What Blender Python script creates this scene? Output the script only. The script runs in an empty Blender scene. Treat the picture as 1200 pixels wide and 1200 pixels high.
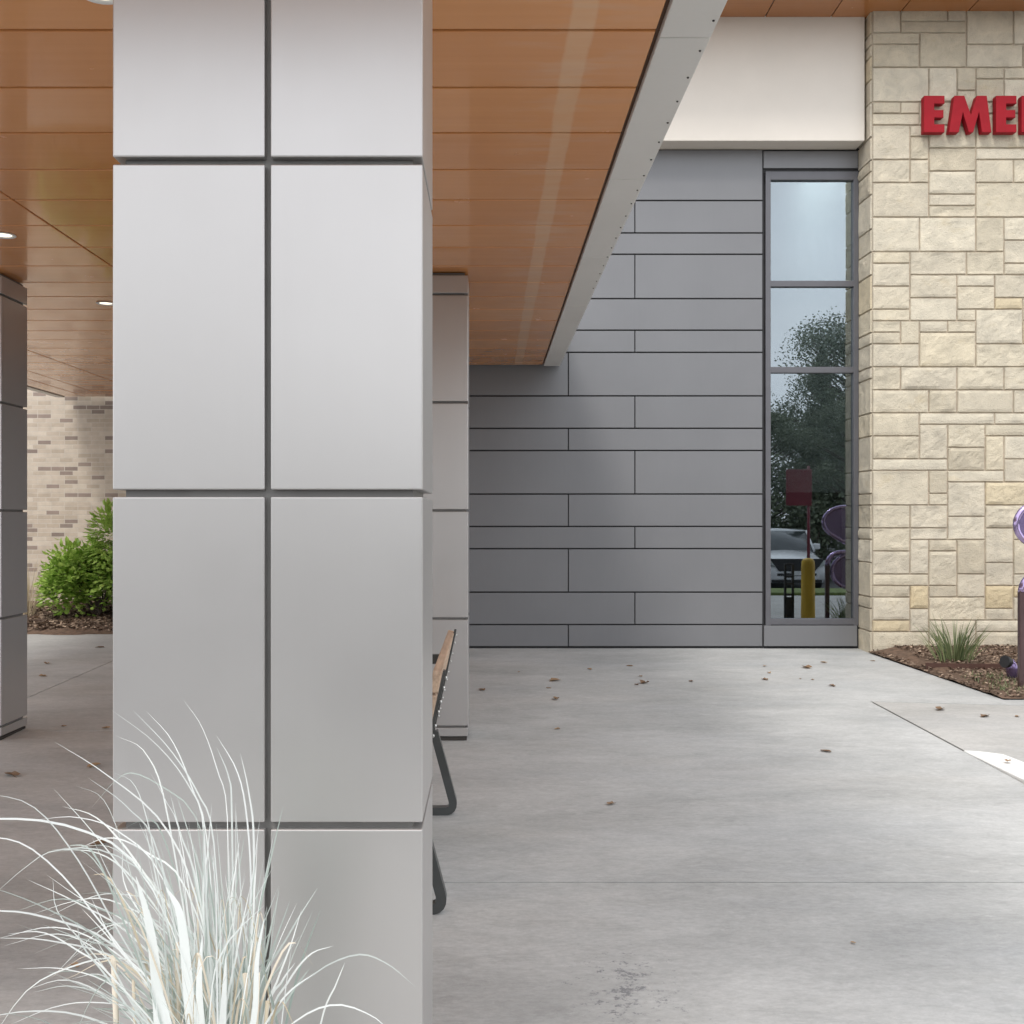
import bpy, bmesh, math, random
from mathutils import Vector, Matrix, noise
random.seed(7)
R = math.radians
S = bpy.context.scene
COL = S.collection
F, CX, CY, H = 1300.0, 574.0, 608.0, 1.397
YW = 11.95
def gz(y):
    return -0.0183 * (YW - max(-2.0, min(15.6, y))) - 0.40 * min(1, max(0, (-2.0 - y) / 6))
def P(px, py, Y):                      # a photo measurement at a known distance, in metres
    return Vector(((px - CX) / F * Y, Y, H - (py - CY) / F * Y))
def G(px, py):                         # a photo measurement lying on the sloping paving
    Y = (H + 0.0183 * YW) / ((py - CY) / F + 0.0183)
    return Vector(((px - CX) / F * Y, Y, gz(Y)))

# ------------------------------------------------------------------ materials
def newmat(name):
    m = bpy.data.materials.new(name); m.use_nodes = True
    nt = m.node_tree
    return m, nt, nt.nodes, nt.links, nt.nodes['Principled BSDF']
def ramp(nd, pts, interp='LINEAR'):
    r = nd.new('ShaderNodeValToRGB'); r.color_ramp.interpolation = interp
    e = r.color_ramp.elements
    while len(e) < len(pts): e.new(0.5)
    for q, (p, c) in zip(e, pts):
        q.position = p; q.color = (c[0], c[1], c[2], 1)
    return r
def coords(nd, lk, scale=(1, 1, 1), rot=(0, 0, 0)):
    t = nd.new('ShaderNodeTexCoord'); mp = nd.new('ShaderNodeMapping')
    mp.inputs['Scale'].default_value = scale; mp.inputs['Rotation'].default_value = rot
    lk.new(t.outputs['Object'], mp.inputs[0]); return mp.outputs[0]
def nz(nd, lk, vec, scale, detail=6, rough=0.6, dist=0.0):
    n = nd.new('ShaderNodeTexNoise'); n.inputs['Scale'].default_value = scale
    n.inputs['Detail'].default_value = detail; n.inputs['Roughness'].default_value = rough
    n.inputs['Distortion'].default_value = dist
    lk.new(vec, n.inputs['Vector']); return n.outputs['Fac']
def mixc(nd, lk, fac, a, b, mode='MIX'):
    m = nd.new('ShaderNodeMix'); m.data_type = 'RGBA'; m.blend_type = mode
    for s, v in ((m.inputs[0], fac), (m.inputs[6], a), (m.inputs[7], b)):
        if hasattr(v, 'links') or hasattr(v, 'node'): lk.new(v, s)
        elif isinstance(v, (int, float)): s.default_value = v
        else: s.default_value = (v[0], v[1], v[2], 1)
    return m.outputs[2]
def mth(nd, lk, op, a, b=0.0, clamp=False):
    m = nd.new('ShaderNodeMath'); m.operation = op; m.use_clamp = clamp
    for s, v in ((m.inputs[0], a), (m.inputs[1], b)):
        if isinstance(v, (int, float)): s.default_value = v
        else: lk.new(v, s)
    return m.outputs[0]
def bump(nd, lk, p, h, strength=0.3, dist=0.01):
    b = nd.new('ShaderNodeBump'); b.inputs['Strength'].default_value = strength
    b.inputs['Distance'].default_value = dist
    lk.new(h, b.inputs['Height']); lk.new(b.outputs[0], p.inputs['Normal'])
def simple(name, col, rough=0.5, metal=0.0, vary=0.12, scale=6.0, bstr=0.0, bscale=60.0, stretch=(1, 1, 1), rvary=0.1, coat=0.0):
    m, nt, nd, lk, p = newmat(name)
    v = coords(nd, lk, stretch)
    n = nz(nd, lk, v, scale)
    lo = [c * (1 - vary) for c in col]; hi = [min(1, c * (1 + vary)) for c in col]
    r = ramp(nd, [(0.3, lo), (0.7, hi)]); lk.new(n, r.inputs[0]); lk.new(r.outputs[0], p.inputs['Base Color'])
    p.inputs['Metallic'].default_value = metal
    n2 = nz(nd, lk, v, scale * 2.3)
    rr = mth(nd, lk, 'MULTIPLY_ADD', n2, rvary * 2)
    rr.node.inputs[2].default_value = max(0.02, rough - rvary)
    lk.new(rr, p.inputs['Roughness'])
    if coat: p.inputs['Coat Weight'].default_value = coat; p.inputs['Coat Roughness'].default_value = 0.08
    if bstr: bump(nd, lk, p, nz(nd, lk, v, bscale, 4), bstr, 0.004)
    return m

M = {}
def m_concrete(name, lo, hi, specks=True):
    m, nt, nd, lk, p = newmat(name)
    v = coords(nd, lk)
    vs = coords(nd, lk, (0.62, 1.25, 1))
    a = nz(nd, lk, vs, 1.25, 9, 0.7, 0.3); b = nz(nd, lk, v, 0.42, 4, 0.5); c = nz(nd, lk, vs, 14, 8, 0.78)
    s = mth(nd, lk, 'ADD', mth(nd, lk, 'MULTIPLY', a, 0.50), mth(nd, lk, 'ADD', mth(nd, lk, 'MULTIPLY', b, 0.24), mth(nd, lk, 'MULTIPLY', c, 0.26)))
    r = ramp(nd, [(0.38, lo), (0.61, hi)]); lk.new(s, r.inputs[0])
    col = r.outputs[0]
    # warm rust tint in broad patches
    w = ramp(nd, [(0.52, (0, 0, 0)), (0.72, (1, 1, 1))]); lk.new(nz(nd, lk, vs, 0.7, 5, 0.6), w.inputs[0])
    col = mixc(nd, lk, mth(nd, lk, 'MULTIPLY', w.outputs[0], 0.14), col, (hi[0] * 1.02, hi[1] * 0.9, hi[2] * 0.78))
    bl = ramp(nd, [(0.50, (0, 0, 0)), (0.70, (1, 1, 1))]); lk.new(nz(nd, lk, coords(nd, lk, (0.5, 1.6, 1), (0, 0, 0.05)), 0.9, 6, 0.65), bl.inputs[0])
    col = mixc(nd, lk, mth(nd, lk, 'MULTIPLY', bl.outputs[0], 0.22), col, (lo[0] * 0.92, lo[1] * 0.98, lo[2] * 1.10))
    pz = ramp(nd, [(0.60, (0, 0, 0)), (0.66, (1, 1, 1))]); lk.new(nz(nd, lk, coords(nd, lk, (0.8, 1.3, 1)), 6.5, 8, 0.8), pz.inputs[0])
    col = mixc(nd, lk, mth(nd, lk, 'MULTIPLY', pz.outputs[0], 0.30), col, [min(1, q * 1.22) for q in hi])
    fg = ramp(nd, [(0.30, (0.86, 0.86, 0.86)), (0.70, (1.13, 1.13, 1.13))]); lk.new(nz(nd, lk, coords(nd, lk, (0.7, 1.4, 1)), 42, 5, 0.8), fg.inputs[0])
    col = mixc(nd, lk, 1.0, col, fg.outputs[0], 'MULTIPLY')
    sb = ramp(nd, [(0.575, (0, 0, 0)), (0.60, (1, 1, 1)), (0.66, (0.25, 0.25, 0.25))]); lk.new(nz(nd, lk, coords(nd, lk, (0.55, 1.5, 1)), 3.2, 9, 0.72, 0.3), sb.inputs[0])
    col = mixc(nd, lk, mth(nd, lk, 'MULTIPLY', sb.outputs[0], 0.16), col, [q * 0.6 for q in lo])
    # dark water marks, drawn out by the broom
    d = ramp(nd, [(0.60, (0, 0, 0)), (0.70, (1, 1, 1))]); lk.new(nz(nd, lk, coords(nd, lk, (0.8, 1.9, 1)), 2.1, 9, 0.75, 0.2), d.inputs[0])
    col = mixc(nd, lk, mth(nd, lk, 'MULTIPLY', d.outputs[0], 0.26), col, [q * 0.62 for q in lo])
    f = ramp(nd, [(0.0, (1, 1, 1)), (0.07, (0, 0, 0))]); 
    vo = nd.new('ShaderNodeTexVoronoi'); vo.inputs['Scale'].default_value = 14; lk.new(v, vo.inputs['Vector']); lk.new(vo.outputs['Distance'], f.inputs[0])
    col = mixc(nd, lk, mth(nd, lk, 'MULTIPLY', f.outputs[0], 0.35), col, [q * 0.4 for q in lo])
    if specks:      # an oil-spotted patch near the front
        t = nd.new('ShaderNodeTexCoord'); g = nd.new('ShaderNodeMapping'); g.vector_type = 'POINT'
        g.inputs['Location'].default_value = (-0.46, -3.62, 0)
        lk.new(t.outputs['Object'], g.inputs[0])
        g2 = nd.new('ShaderNodeVectorMath'); g2.operation = 'MULTIPLY'; g2.inputs[1].default_value = (2.9, 1.7, 0); lk.new(g.outputs[0], g2.inputs[0])
        ln = nd.new('ShaderNodeVectorMath'); ln.operation = 'LENGTH'; lk.new(g2.outputs[0], ln.inputs[0])
        msk = mth(nd, lk, 'SUBTRACT', 1.0, ln.outputs['Value'], True)
        wv = nz(nd, lk, coords(nd, lk, (1, 1.2, 1)), 4.5, 4, 0.6)
        core = mth(nd, lk, 'MULTIPLY', msk, wv)
        nn = mth(nd, lk, 'ADD', nz(nd, lk, coords(nd, lk, (1, 1.25, 1)), 24, 8, 0.82), mth(nd, lk, 'MULTIPLY', core, 0.24))
        sp = ramp(nd, [(0.635, (0, 0, 0)), (0.69, (1, 1, 1))]); lk.new(nn, sp.inputs[0])
        k = mth(nd, lk, 'MULTIPLY', sp.outputs[0], mth(nd, lk, 'MULTIPLY', msk, 3.0, True))
        col = mixc(nd, lk, mth(nd, lk, 'MULTIPLY', k, 0.72), col, (0.12, 0.125, 0.14))
    lk.new(col, p.inputs['Base Color'])
    p.inputs['Roughness'].default_value = 0.72
    bump(nd, lk, p, mth(nd, lk, 'ADD', nz(nd, lk, coords(nd, lk, (0.35, 3, 1)), 60, 4), nz(nd, lk, v, 160, 2)), 0.12, 0.004)
    return m
M['concrete'] = m_concrete('concrete', (0.315, 0.319, 0.313), (0.50, 0.502, 0.493))
M['walk'] = m_concrete('sidewalk_concrete', (0.32, 0.314, 0.30), (0.475, 0.465, 0.445), False)
M['asphalt'] = simple('asphalt', (0.06, 0.06, 0.062), 0.85, vary=0.35, scale=3, bstr=0.4, bscale=90)
M['soil'] = simple('soil', (0.05, 0.045, 0.04), 0.9, vary=0.3, bstr=0.3)
def m_panel(name, lo, hi, rough, metal, mottling=1.0):
    m, nt, nd, lk, p = newmat(name)
    v = coords(nd, lk)
    a = nz(nd, lk, v, 1.3, 3, 0.5); b = nz(nd, lk, coords(nd, lk, (1, 1, 0.08)), 35, 3, 0.6)
    s = mth(nd, lk, 'ADD', mth(nd, lk, 'MULTIPLY', a, 0.8), mth(nd, lk, 'MULTIPLY', b, 0.2))
    r = ramp(nd, [(0.3, lo), (0.7, hi)]); lk.new(s, r.inputs[0]); lk.new(r.outputs[0], p.inputs['Base Color'])
    p.inputs['Metallic'].default_value = metal
    rr = ramp(nd, [(0.3, (rough - 0.02,) * 3), (0.7, (rough + 0.02,) * 3)]); lk.new(nz(nd, lk, v, 3.5, 5), rr.inputs[0]); lk.new(rr.outputs[0], p.inputs['Roughness'])
    bump(nd, lk, p, nz(nd, lk, v, 2.2, 2, 0.4), 0.10 * mottling, 0.02)
    return m
M['alu'] = m_panel('brushed_aluminium_panel', (0.530, 0.516, 0.508), (0.546, 0.532, 0.524), 0.31, 0.72, 0.15)
M['alu_core'] = simple('column_reveal', (0.19, 0.185, 0.178), 0.5, 0.3)
M['grey_panel'] = m_panel('grey_metal_panel', (0.178, 0.180, 0.189), (0.196, 0.198, 0.207), 0.42, 0.25, 0.25)
M['reveal'] = simple('dark_reveal', (0.02, 0.02, 0.022), 0.7)
M['fascia'] = m_panel('fascia_metal', (0.66, 0.64, 0.61), (0.72, 0.70, 0.67), 0.45, 0.10, 0.3)
M['dark_metal'] = simple('dark_bronze_metal', (0.06, 0.055, 0.05), 0.4, 0.5)
M['frame'] = simple('window_frame_metal', (0.12, 0.12, 0.132), 0.42, 0.3, vary=0.06)
M['black'] = simple('black_plastic', (0.015, 0.015, 0.017), 0.45)
M['steel'] = simple('bench_steel', (0.085, 0.09, 0.09), 0.38, 0.5, bstr=0.08)
M['bolt'] = simple('bright_bolt', (0.65, 0.65, 0.63), 0.3, 0.9)
M['roof'] = simple('roof_membrane', (0.3, 0.3, 0.3), 0.8)
M['letter'] = simple('red_letter_paint', (0.29, 0.008, 0.016), 0.6, vary=0.08)
M['letter'].node_tree.nodes['Principled BSDF'].inputs['Specular IOR Level'].default_value = 0.2
M['stucco'] = simple('cream_stucco', (0.74, 0.69, 0.625), 0.9, vary=0.03, scale=1.6, bstr=0.25, bscale=220)
M['white_paint'] = simple('white_curb_paint', (0.76, 0.76, 0.74), 0.6, vary=0.08, scale=14, bstr=0.2, bscale=80)
M['white_metal'] = simple('white_flashing', (0.7, 0.7, 0.68), 0.5)
M['yellow'] = simple('yellow_sleeve', (0.62, 0.40, 0.03), 0.45, vary=0.1)
M['maroon'] = simple('maroon_sign', (0.13, 0.012, 0.025), 0.4)
M['purple'] = simple('purple_gloss_metal', (0.40, 0.31, 0.52), 0.14, 0.9, vary=0.12, rvary=0.05, coat=0.5)
M['purple_dark'] = simple('purple_panel', (0.21, 0.16, 0.31), 0.22, 0.7, vary=0.1, coat=0.4)
M['post'] = simple('plum_brown_post', (0.085, 0.05, 0.052), 0.3, 0.3, coat=0.3)
M['interior'] = simple('dim_interior', (0.34, 0.34, 0.33), 0.9)
M['car_paint'] = simple('white_car_paint', (0.72, 0.73, 0.74), 0.25, vary=0.02, coat=1.0)
M['car_glass'] = simple('tinted_car_glass', (0.05, 0.06, 0.065), 0.05, rvary=0.03, coat=1.0)
M['tyre'] = simple('tyre_rubber', (0.02, 0.02, 0.02), 0.8)
M['rim'] = simple('alloy_rim', (0.45, 0.45, 0.46), 0.3, 0.8)
M['lamp_glass'] = simple('headlamp_glass', (0.5, 0.52, 0.54), 0.1, 0.5)
M['plate'] = simple('licence_plate', (0.6, 0.62, 0.62), 0.5)
M['bark'] = simple('bark', (0.09, 0.07, 0.055), 0.9, vary=0.3, bstr=0.5, bscale=20)
M['edging'] = simple('rusty_edging', (0.075, 0.035, 0.025), 0.8, vary=0.25)
def m_leaf(name, lo, hi, rough=0.5, trans=0.25, scale=3.0):
    m, nt, nd, lk, p = newmat(name)
    at = nd.new('ShaderNodeAttribute'); at.attribute_name = 'tint'
    r = ramp(nd, [(0.0, lo), (1.0, hi)]); lk.new(at.outputs['Fac'], r.inputs[0])
    lk.new(r.outputs[0], p.inputs['Base Color']); p.inputs['Roughness'].default_value = rough
    if trans:
        tr = nd.new('ShaderNodeBsdfTranslucent'); lk.new(r.outputs[0], tr.inputs[0])
        mx = nd.new('ShaderNodeMixShader'); mx.inputs[0].default_value = trans
        lk.new(p.outputs[0], mx.inputs[1]); lk.new(tr.outputs[0], mx.inputs[2])
        lk.new(mx.outputs[0], nd['Material Output'].inputs[0])
    return m
M['shrub'] = m_leaf('shrub_leaf', (0.18, 0.32, 0.04), (0.52, 0.68, 0.18), 0.4)
M['tree_leaf'] = m_leaf('tree_leaf', (0.05, 0.07, 0.04), (0.19, 0.22, 0.14))
M['strap'] = m_leaf('strap_leaf', (0.06, 0.09, 0.035), (0.24, 0.28, 0.13))
M['silver'] = m_leaf('silver_blade', (0.34, 0.41, 0.37), (0.88, 0.91, 0.90), 0.45, 0.3)
M['straw'] = m_leaf('straw', (0.30, 0.24, 0.15), (0.60, 0.50, 0.34), 0.7, 0.15)
M['stalk'] = m_leaf('dry_stalk', (0.42, 0.36, 0.25), (0.66, 0.60, 0.50), 0.7, 0.0)
M['dry_leaf'] = m_leaf('dry_leaf', (0.14, 0.08, 0.045), (0.42, 0.28, 0.16), 0.7, 0.1)
M['mulch_chip'] = m_leaf('mulch_chip', (0.07, 0.04, 0.026), (0.50, 0.37, 0.27), 0.85, 0.0)
M['mulch'] = simple('mulch_base', (0.12, 0.075, 0.05), 0.95, vary=0.5, scale=18, bstr=0.9, bscale=45)
M['lawn'] = simple('lawn_grass', (0.13, 0.17, 0.05), 0.9, vary=0.35, scale=8, bstr=0.8, bscale=60)

def m_ceiling(name, streak):
    m, nt, nd, lk, p = newmat(name)
    v = coords(nd, lk)
    g = nz(nd, lk, coords(nd, lk, (0.22, 7, 1)), 3.2, 5, 0.55, 0.0)
    b = nz(nd, lk, v, 0.9, 3)
    at = nd.new('ShaderNodeAttribute'); at.attribute_name = 'tint'
    s = mth(nd, lk, 'ADD', mth(nd, lk, 'MULTIPLY', g, 0.30), mth(nd, lk, 'ADD', mth(nd, lk, 'MULTIPLY', b, 0.3), mth(nd, lk, 'MULTIPLY', at.outputs['Fac'], 0.25)))
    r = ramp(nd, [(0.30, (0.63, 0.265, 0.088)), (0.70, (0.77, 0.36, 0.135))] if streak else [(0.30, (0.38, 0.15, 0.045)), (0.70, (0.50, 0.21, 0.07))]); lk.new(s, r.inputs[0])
    col = r.outputs[0]
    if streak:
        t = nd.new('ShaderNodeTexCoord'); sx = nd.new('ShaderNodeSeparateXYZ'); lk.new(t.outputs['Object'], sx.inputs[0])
        # reflected light streak painted into the panel colour, with paler sheen smears beside it
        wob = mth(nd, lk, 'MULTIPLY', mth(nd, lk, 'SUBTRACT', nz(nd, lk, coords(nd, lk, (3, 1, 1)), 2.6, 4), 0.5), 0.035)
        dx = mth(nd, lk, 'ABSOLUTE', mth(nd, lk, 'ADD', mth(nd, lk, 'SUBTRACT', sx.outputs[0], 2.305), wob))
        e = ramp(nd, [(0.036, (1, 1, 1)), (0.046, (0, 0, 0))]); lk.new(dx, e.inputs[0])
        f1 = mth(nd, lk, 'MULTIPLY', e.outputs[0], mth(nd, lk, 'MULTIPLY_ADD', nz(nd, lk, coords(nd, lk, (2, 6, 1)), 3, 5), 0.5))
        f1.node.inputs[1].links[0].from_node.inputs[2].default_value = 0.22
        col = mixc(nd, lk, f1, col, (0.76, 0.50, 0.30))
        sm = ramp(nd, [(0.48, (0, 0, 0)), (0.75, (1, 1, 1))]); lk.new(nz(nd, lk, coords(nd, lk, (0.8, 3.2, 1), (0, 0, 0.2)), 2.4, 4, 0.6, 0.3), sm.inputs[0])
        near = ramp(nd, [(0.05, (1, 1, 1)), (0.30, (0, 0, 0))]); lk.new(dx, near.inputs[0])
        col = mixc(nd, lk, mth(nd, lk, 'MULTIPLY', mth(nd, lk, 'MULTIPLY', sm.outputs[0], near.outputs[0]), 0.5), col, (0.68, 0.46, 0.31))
    lk.new(col, p.inputs['Base Color'])
    rr = ramp(nd, [(0.35, (0.16,) * 3), (0.7, (0.28,) * 3)]); lk.new(nz(nd, lk, v, 3, 5), rr.inputs[0]); lk.new(rr.outputs[0], p.inputs['Roughness'])
    p.inputs['Coat Weight'].default_value = 0.5; p.inputs['Coat Roughness'].default_value = 0.04; p.inputs['Specular IOR Level'].default_value = 0.35
    bump(nd, lk, p, nz(nd, lk, v, 1.6, 2), 0.06, 0.03)
    return m
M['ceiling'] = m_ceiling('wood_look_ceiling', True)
M['soffit'] = m_ceiling('wood_look_soffit', False)

def m_stone():
    m, nt, nd, lk, p = newmat('limestone')
    at = nd.new('ShaderNodeAttribute'); at.attribute_name = 'tint'
    r = ramp(nd, [(0.0, (0.50, 0.445, 0.345)), (0.3, (0.59, 0.53, 0.415)), (0.6, (0.56, 0.505, 0.405)), (0.8, (0.63, 0.575, 0.465)), (0.90, (0.60, 0.52, 0.375)), (1.0, (0.59, 0.49, 0.32))])
    lk.new(at.outputs['Fac'], r.inputs[0])
    v = coords(nd, lk)
    n = ramp(nd, [(0.3, (0.80, 0.80, 0.80)), (0.7, (1.12, 1.11, 1.09))]); lk.new(nz(nd, lk, v, 5, 8, 0.65, 0.6), n.inputs[0])
    c = mixc(nd, lk, 1.0, r.outputs[0], n.outputs[0], 'MULTIPLY')
    k = ramp(nd, [(0.58, (0, 0, 0)), (0.72, (1, 1, 1))]); lk.new(nz(nd, lk, coords(nd, lk, (1, 1, 1.6)), 3.0, 6, 0.7), k.inputs[0])
    c = mixc(nd, lk, mth(nd, lk, 'MULTIPLY', k.outputs[0], 0.30), c, (0.47, 0.36, 0.18))
    k2 = ramp(nd, [(0.60, (0, 0, 0)), (0.75, (1, 1, 1))]); lk.new(nz(nd, lk, v, 9.0, 6, 0.7), k2.inputs[0])
    c = mixc(nd, lk, mth(nd, lk, 'MULTIPLY', k2.outputs[0], 0.12), c, (0.27, 0.26, 0.24))
    lk.new(c, p.inputs['Base Color']); p.inputs['Roughness'].default_value = 0.85
    bump(nd, lk, p, mth(nd, lk, 'ADD', nz(nd, lk, v, 22, 6, 0.65), nz(nd, lk, v, 90, 3)), 0.6, 0.016)
    return m
M['stone'] = m_stone()
M['mortar'] = simple('mortar', (0.56, 0.46, 0.35), 0.95, vary=0.2, scale=12, bstr=0.4)
def m_brick():
    m, nt, nd, lk, p = newmat('tan_brick')
    t = nd.new('ShaderNodeTexCoord'); sx = nd.new('ShaderNodeSeparateXYZ'); cb = nd.new('ShaderNodeCombineXYZ')
    lk.new(t.outputs['Object'], sx.inputs[0])
    lk.new(mth(nd, lk, 'ADD', sx.outputs[0], sx.outputs[1]), cb.inputs[0]); lk.new(sx.outputs[2], cb.inputs[1])
    def br(a, b, mort, bias=0.0):
        q = nd.new('ShaderNodeTexBrick'); lk.new(cb.outputs[0], q.inputs['Vector'])
        q.inputs['Scale'].default_value = 1.0; q.inputs['Brick Width'].default_value = 0.185; q.inputs['Row Height'].default_value = 0.0605
        q.inputs['Mortar Size'].default_value = 0.0045; q.inputs['Mortar Smooth'].default_value = 0.2; q.inputs['Bias'].default_value = bias
        q.inputs['Color1'].default_value = (*a, 1); q.inputs['Color2'].default_value = (*b, 1); q.inputs['Mortar'].default_value = (*mort, 1)
        q.offset = 0.37; q.offset_frequency = 3
        return q
    q = br((0, 0, 0), (1, 1, 1), (0.3, 0.3, 0.3))
    r = ramp(nd, [(0.0, (0.46, 0.38, 0.30)), (0.45, (0.53, 0.445, 0.36)), (0.84, (0.58, 0.50, 0.41)), (0.85, (0.25, 0.195, 0.165)), (1.0, (0.32, 0.25, 0.21))], 'LINEAR')
    lk.new(q.outputs['Color'], r.inputs[0])
    c = mixc(nd, lk, q.outputs['Fac'], r.outputs[0], (0.55, 0.49, 0.42))
    n = ramp(nd, [(0.3, (0.9, 0.9, 0.9)), (0.7, (1.08, 1.08, 1.08))]); lk.new(nz(nd, lk, t.outputs['Object'], 9, 6), n.inputs[0])
    c = mixc(nd, lk, 1.0, c, n.outputs[0], 'MULTIPLY')
    lk.new(c, p.inputs['Base Color']); p.inputs['Roughness'].default_value = 0.9
    bump(nd, lk, p, mth(nd, lk, 'SUBTRACT', 1.0, q.outputs['Fac']), 0.4, 0.006)
    return m
M['brick'] = m_brick()
def m_glass():
    m, nt, nd, lk, p = newmat('coated_glass')
    gl = nd.new('ShaderNodeBsdfGlossy'); gl.inputs['Color'].default_value = (0.58, 0.64, 0.70, 1); gl.inputs['Roughness'].default_value = 0.0
    tr = nd.new('ShaderNodeBsdfTransparent'); tr.inputs['Color'].default_value = (0.55, 0.60, 0.60, 1)
    fr = nd.new('ShaderNodeFresnel'); fr.inputs['IOR'].default_value = 1.5
    mx = nd.new('ShaderNodeMixShader'); lk.new(mth(nd, lk, 'ADD', fr.outputs[0], 0.29, True), mx.inputs[0])
    lk.new(tr.outputs[0], mx.inputs[1]); lk.new(gl.outputs[0], mx.inputs[2])
    lk.new(mx.outputs[0], nd['Material Output'].inputs[0])
    return m
M['glass'] = m_glass()
def m_emit(name, col, st):
    m, nt, nd, lk, p = newmat(name)
    v = nz(nd, lk, coords(nd, lk), 30, 2)
    r = ramp(nd, [(0.3, [c * 0.85 for c in col]), (0.7, col)]); lk.new(v, r.inputs[0])
    lk.new(r.outputs[0], p.inputs['Emission Color']); p.inputs['Emission Strength'].default_value = st
    return m
M['lit'] = m_emit('lit_lamp', (1.0, 0.88, 0.68), 1.0)
M['strip_and_fill_glow'] = m_emit('strip_and_fill_glow', (0.90, 0.98, 1.0), 13.0)

# ------------------------------------------------------------------ mesh helpers
class MB:
    def __init__(s): s.bm = bmesh.new(); s.t = s.bm.verts.layers.float.new('tint'); s.cur = 0.5
    def v(s, co):
        q = s.bm.verts.new(co); q[s.t] = s.cur; return q
    def face(s, pts):
        return s.bm.faces.new([s.v(p) for p in pts])
    def merge(s, b):
        mp = {}
        for q in b.verts: mp[q] = s.v(q.co)
        for f in b.faces:
            try: s.bm.faces.new([mp[q] for q in f.verts]).smooth = f.smooth
            except ValueError: pass
        b.free()
    def box(s, a, b, bev=0.0, seg=2, mat=None):
        t = bmesh.new(); bmesh.ops.create_cube(t, size=1)
        a, b = Vector(a), Vector(b); c = (a + b) / 2; d = b - a
        for q in t.verts: q.co = Vector((q.co.x * d.x, q.co.y * d.y, q.co.z * d.z)) + c
        if bev: bmesh.ops.bevel(t, geom=t.edges[:], offset=bev, segments=seg, affect='EDGES', profile=0.5)
        if mat: bmesh.ops.transform(t, matrix=mat, verts=t.verts)
        s.merge(t)
    def prism(s, poly, axis, a, b, bev=0.0):       # poly extruded along an axis ('x','y','z') from a to b
        t = bmesh.new()
        def pt(u, w, k): return {'x': (k, u, w), 'y': (u, k, w), 'z': (u, w, k)}[axis]
        A = [t.verts.new(pt(u, w, a)) for u, w in poly]; B = [t.verts.new(pt(u, w, b)) for u, w in poly]
        n = len(poly)
        fs = [t.faces.new(A), t.faces.new(B)]
        for i in range(n): t.faces.new((A[i], A[(i + 1) % n], B[(i + 1) % n], B[i]))
        bmesh.ops.recalc_face_normals(t, faces=t.faces)
        if bev: bmesh.ops.bevel(t, geom=t.edges[:], offset=bev, segments=2, affect='EDGES', profile=0.5)
        big = [f for f in t.faces if len(f.verts) > 4]
        if big: bmesh.ops.triangulate(t, faces=big)
        s.merge(t)
    def tube(s, pts, r, n=10, closed=False, cap=True, rect=None, up=Vector((0, 0, 1))):
        pts = [Vector(p) for p in pts]; rings = []; N = len(pts)
        for i, p in enumerate(pts):
            if closed: d = (pts[(i + 1) % N] - pts[i - 1])
            else: d = pts[min(i + 1, N - 1)] - pts[max(i - 1, 0)]
            d.normalize()
            u = up.cross(d)
            if u.length < 1e-4: u = Vector((1, 0, 0)).cross(d)
            u.normalize(); w = d.cross(u)
            rr = r[i] if isinstance(r, (list, tuple)) else r
            if rect: ring = [p + u * a * rect[0] + w * b * rect[1] for a, b in ((-1, -1), (1, -1), (1, 1), (-1, 1))]
            else: ring = [p + (u * math.cos(2 * math.pi * k / n) + w * math.sin(2 * math.pi * k / n)) * rr for k in range(n)]
            rings.append([s.v(q) for q in ring])
        n = len(rings[0])
        for i in range(N if closed else N - 1):
            A, B = rings[i], rings[(i + 1) % N]
            for k in range(n):
                f = s.bm.faces.new((A[k], A[(k + 1) % n], B[(k + 1) % n], B[k])); f.smooth = rect is None
        if cap and not closed:
            s.bm.faces.new(rings[0][::-1]); s.bm.faces.new(rings[-1])
    def lathe(s, prof, c, n=24, axis='z'):
        c = Vector(c); rings = []
        for r, h in prof:
            ring = []
            for k in range(n):
                a = 2 * math.pi * k / n; x, y = r * math.cos(a), r * math.sin(a)
                ring.append(s.v(c + {'z': Vector((x, y, h)), 'y': Vector((x, h, y)), 'x': Vector((h, x, y))}[axis]))
            rings.append(ring)
        for A, B in zip(rings, rings[1:]):
            for k in range(n):
                f = s.bm.faces.new((A[k], A[(k + 1) % n], B[(k + 1) % n], B[k])); f.smooth = True
        s.bm.faces.new(rings[0][::-1]); s.bm.faces.new(rings[-1])
    def build(s, name, mat, parent=None, recalc=True):
        if recalc: bmesh.ops.recalc_face_normals(s.bm, faces=s.bm.faces)
        me = bpy.data.meshes.new(name); s.bm.to_mesh(me); s.bm.free()
        o = bpy.data.objects.new(name, me); COL.objects.link(o); me.materials.append(mat)
        if parent:
            base = parent
            off = Vector((0, 0, 0))
            while base: off += base.location; base = base.parent
            o.parent = parent; me.transform(Matrix.Translation(-off))
        return o
def thing(name, loc, label, cat, group=None):
    o = bpy.data.objects.new(name, None); COL.objects.link(o); o.location = loc; o.empty_display_size = 0.1
    o['label'] = label; o['category'] = cat
    if group: o['group'] = group
    return o
def tag(o, label, cat, group=None):
    o['label'] = label; o['category'] = cat
    if group: o['group'] = group
    return o
def struct(o, kind='structure'):
    o['kind'] = kind; return o
def blade(mb, pts, w, nrm, prof=None):
    """a folded ribbon leaf along pts; nrm gives the sideways direction"""
    n = len(pts); rows = []
    for i, p in enumerate(pts):
        t = i / (n - 1)
        k = prof(t) if prof else (0.75 + 0.25 * math.sin(t * 3.14)) * (1 - t ** 3)
        k = max(k, 0.04)
        rows.append((mb.v(p - nrm * w * k), mb.v(p + nrm * w * k)))
    for a, b in zip(rows, rows[1:]):
        f = mb.bm.faces.new((a[0], a[1], b[1], b[0])); f.smooth = True
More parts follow.
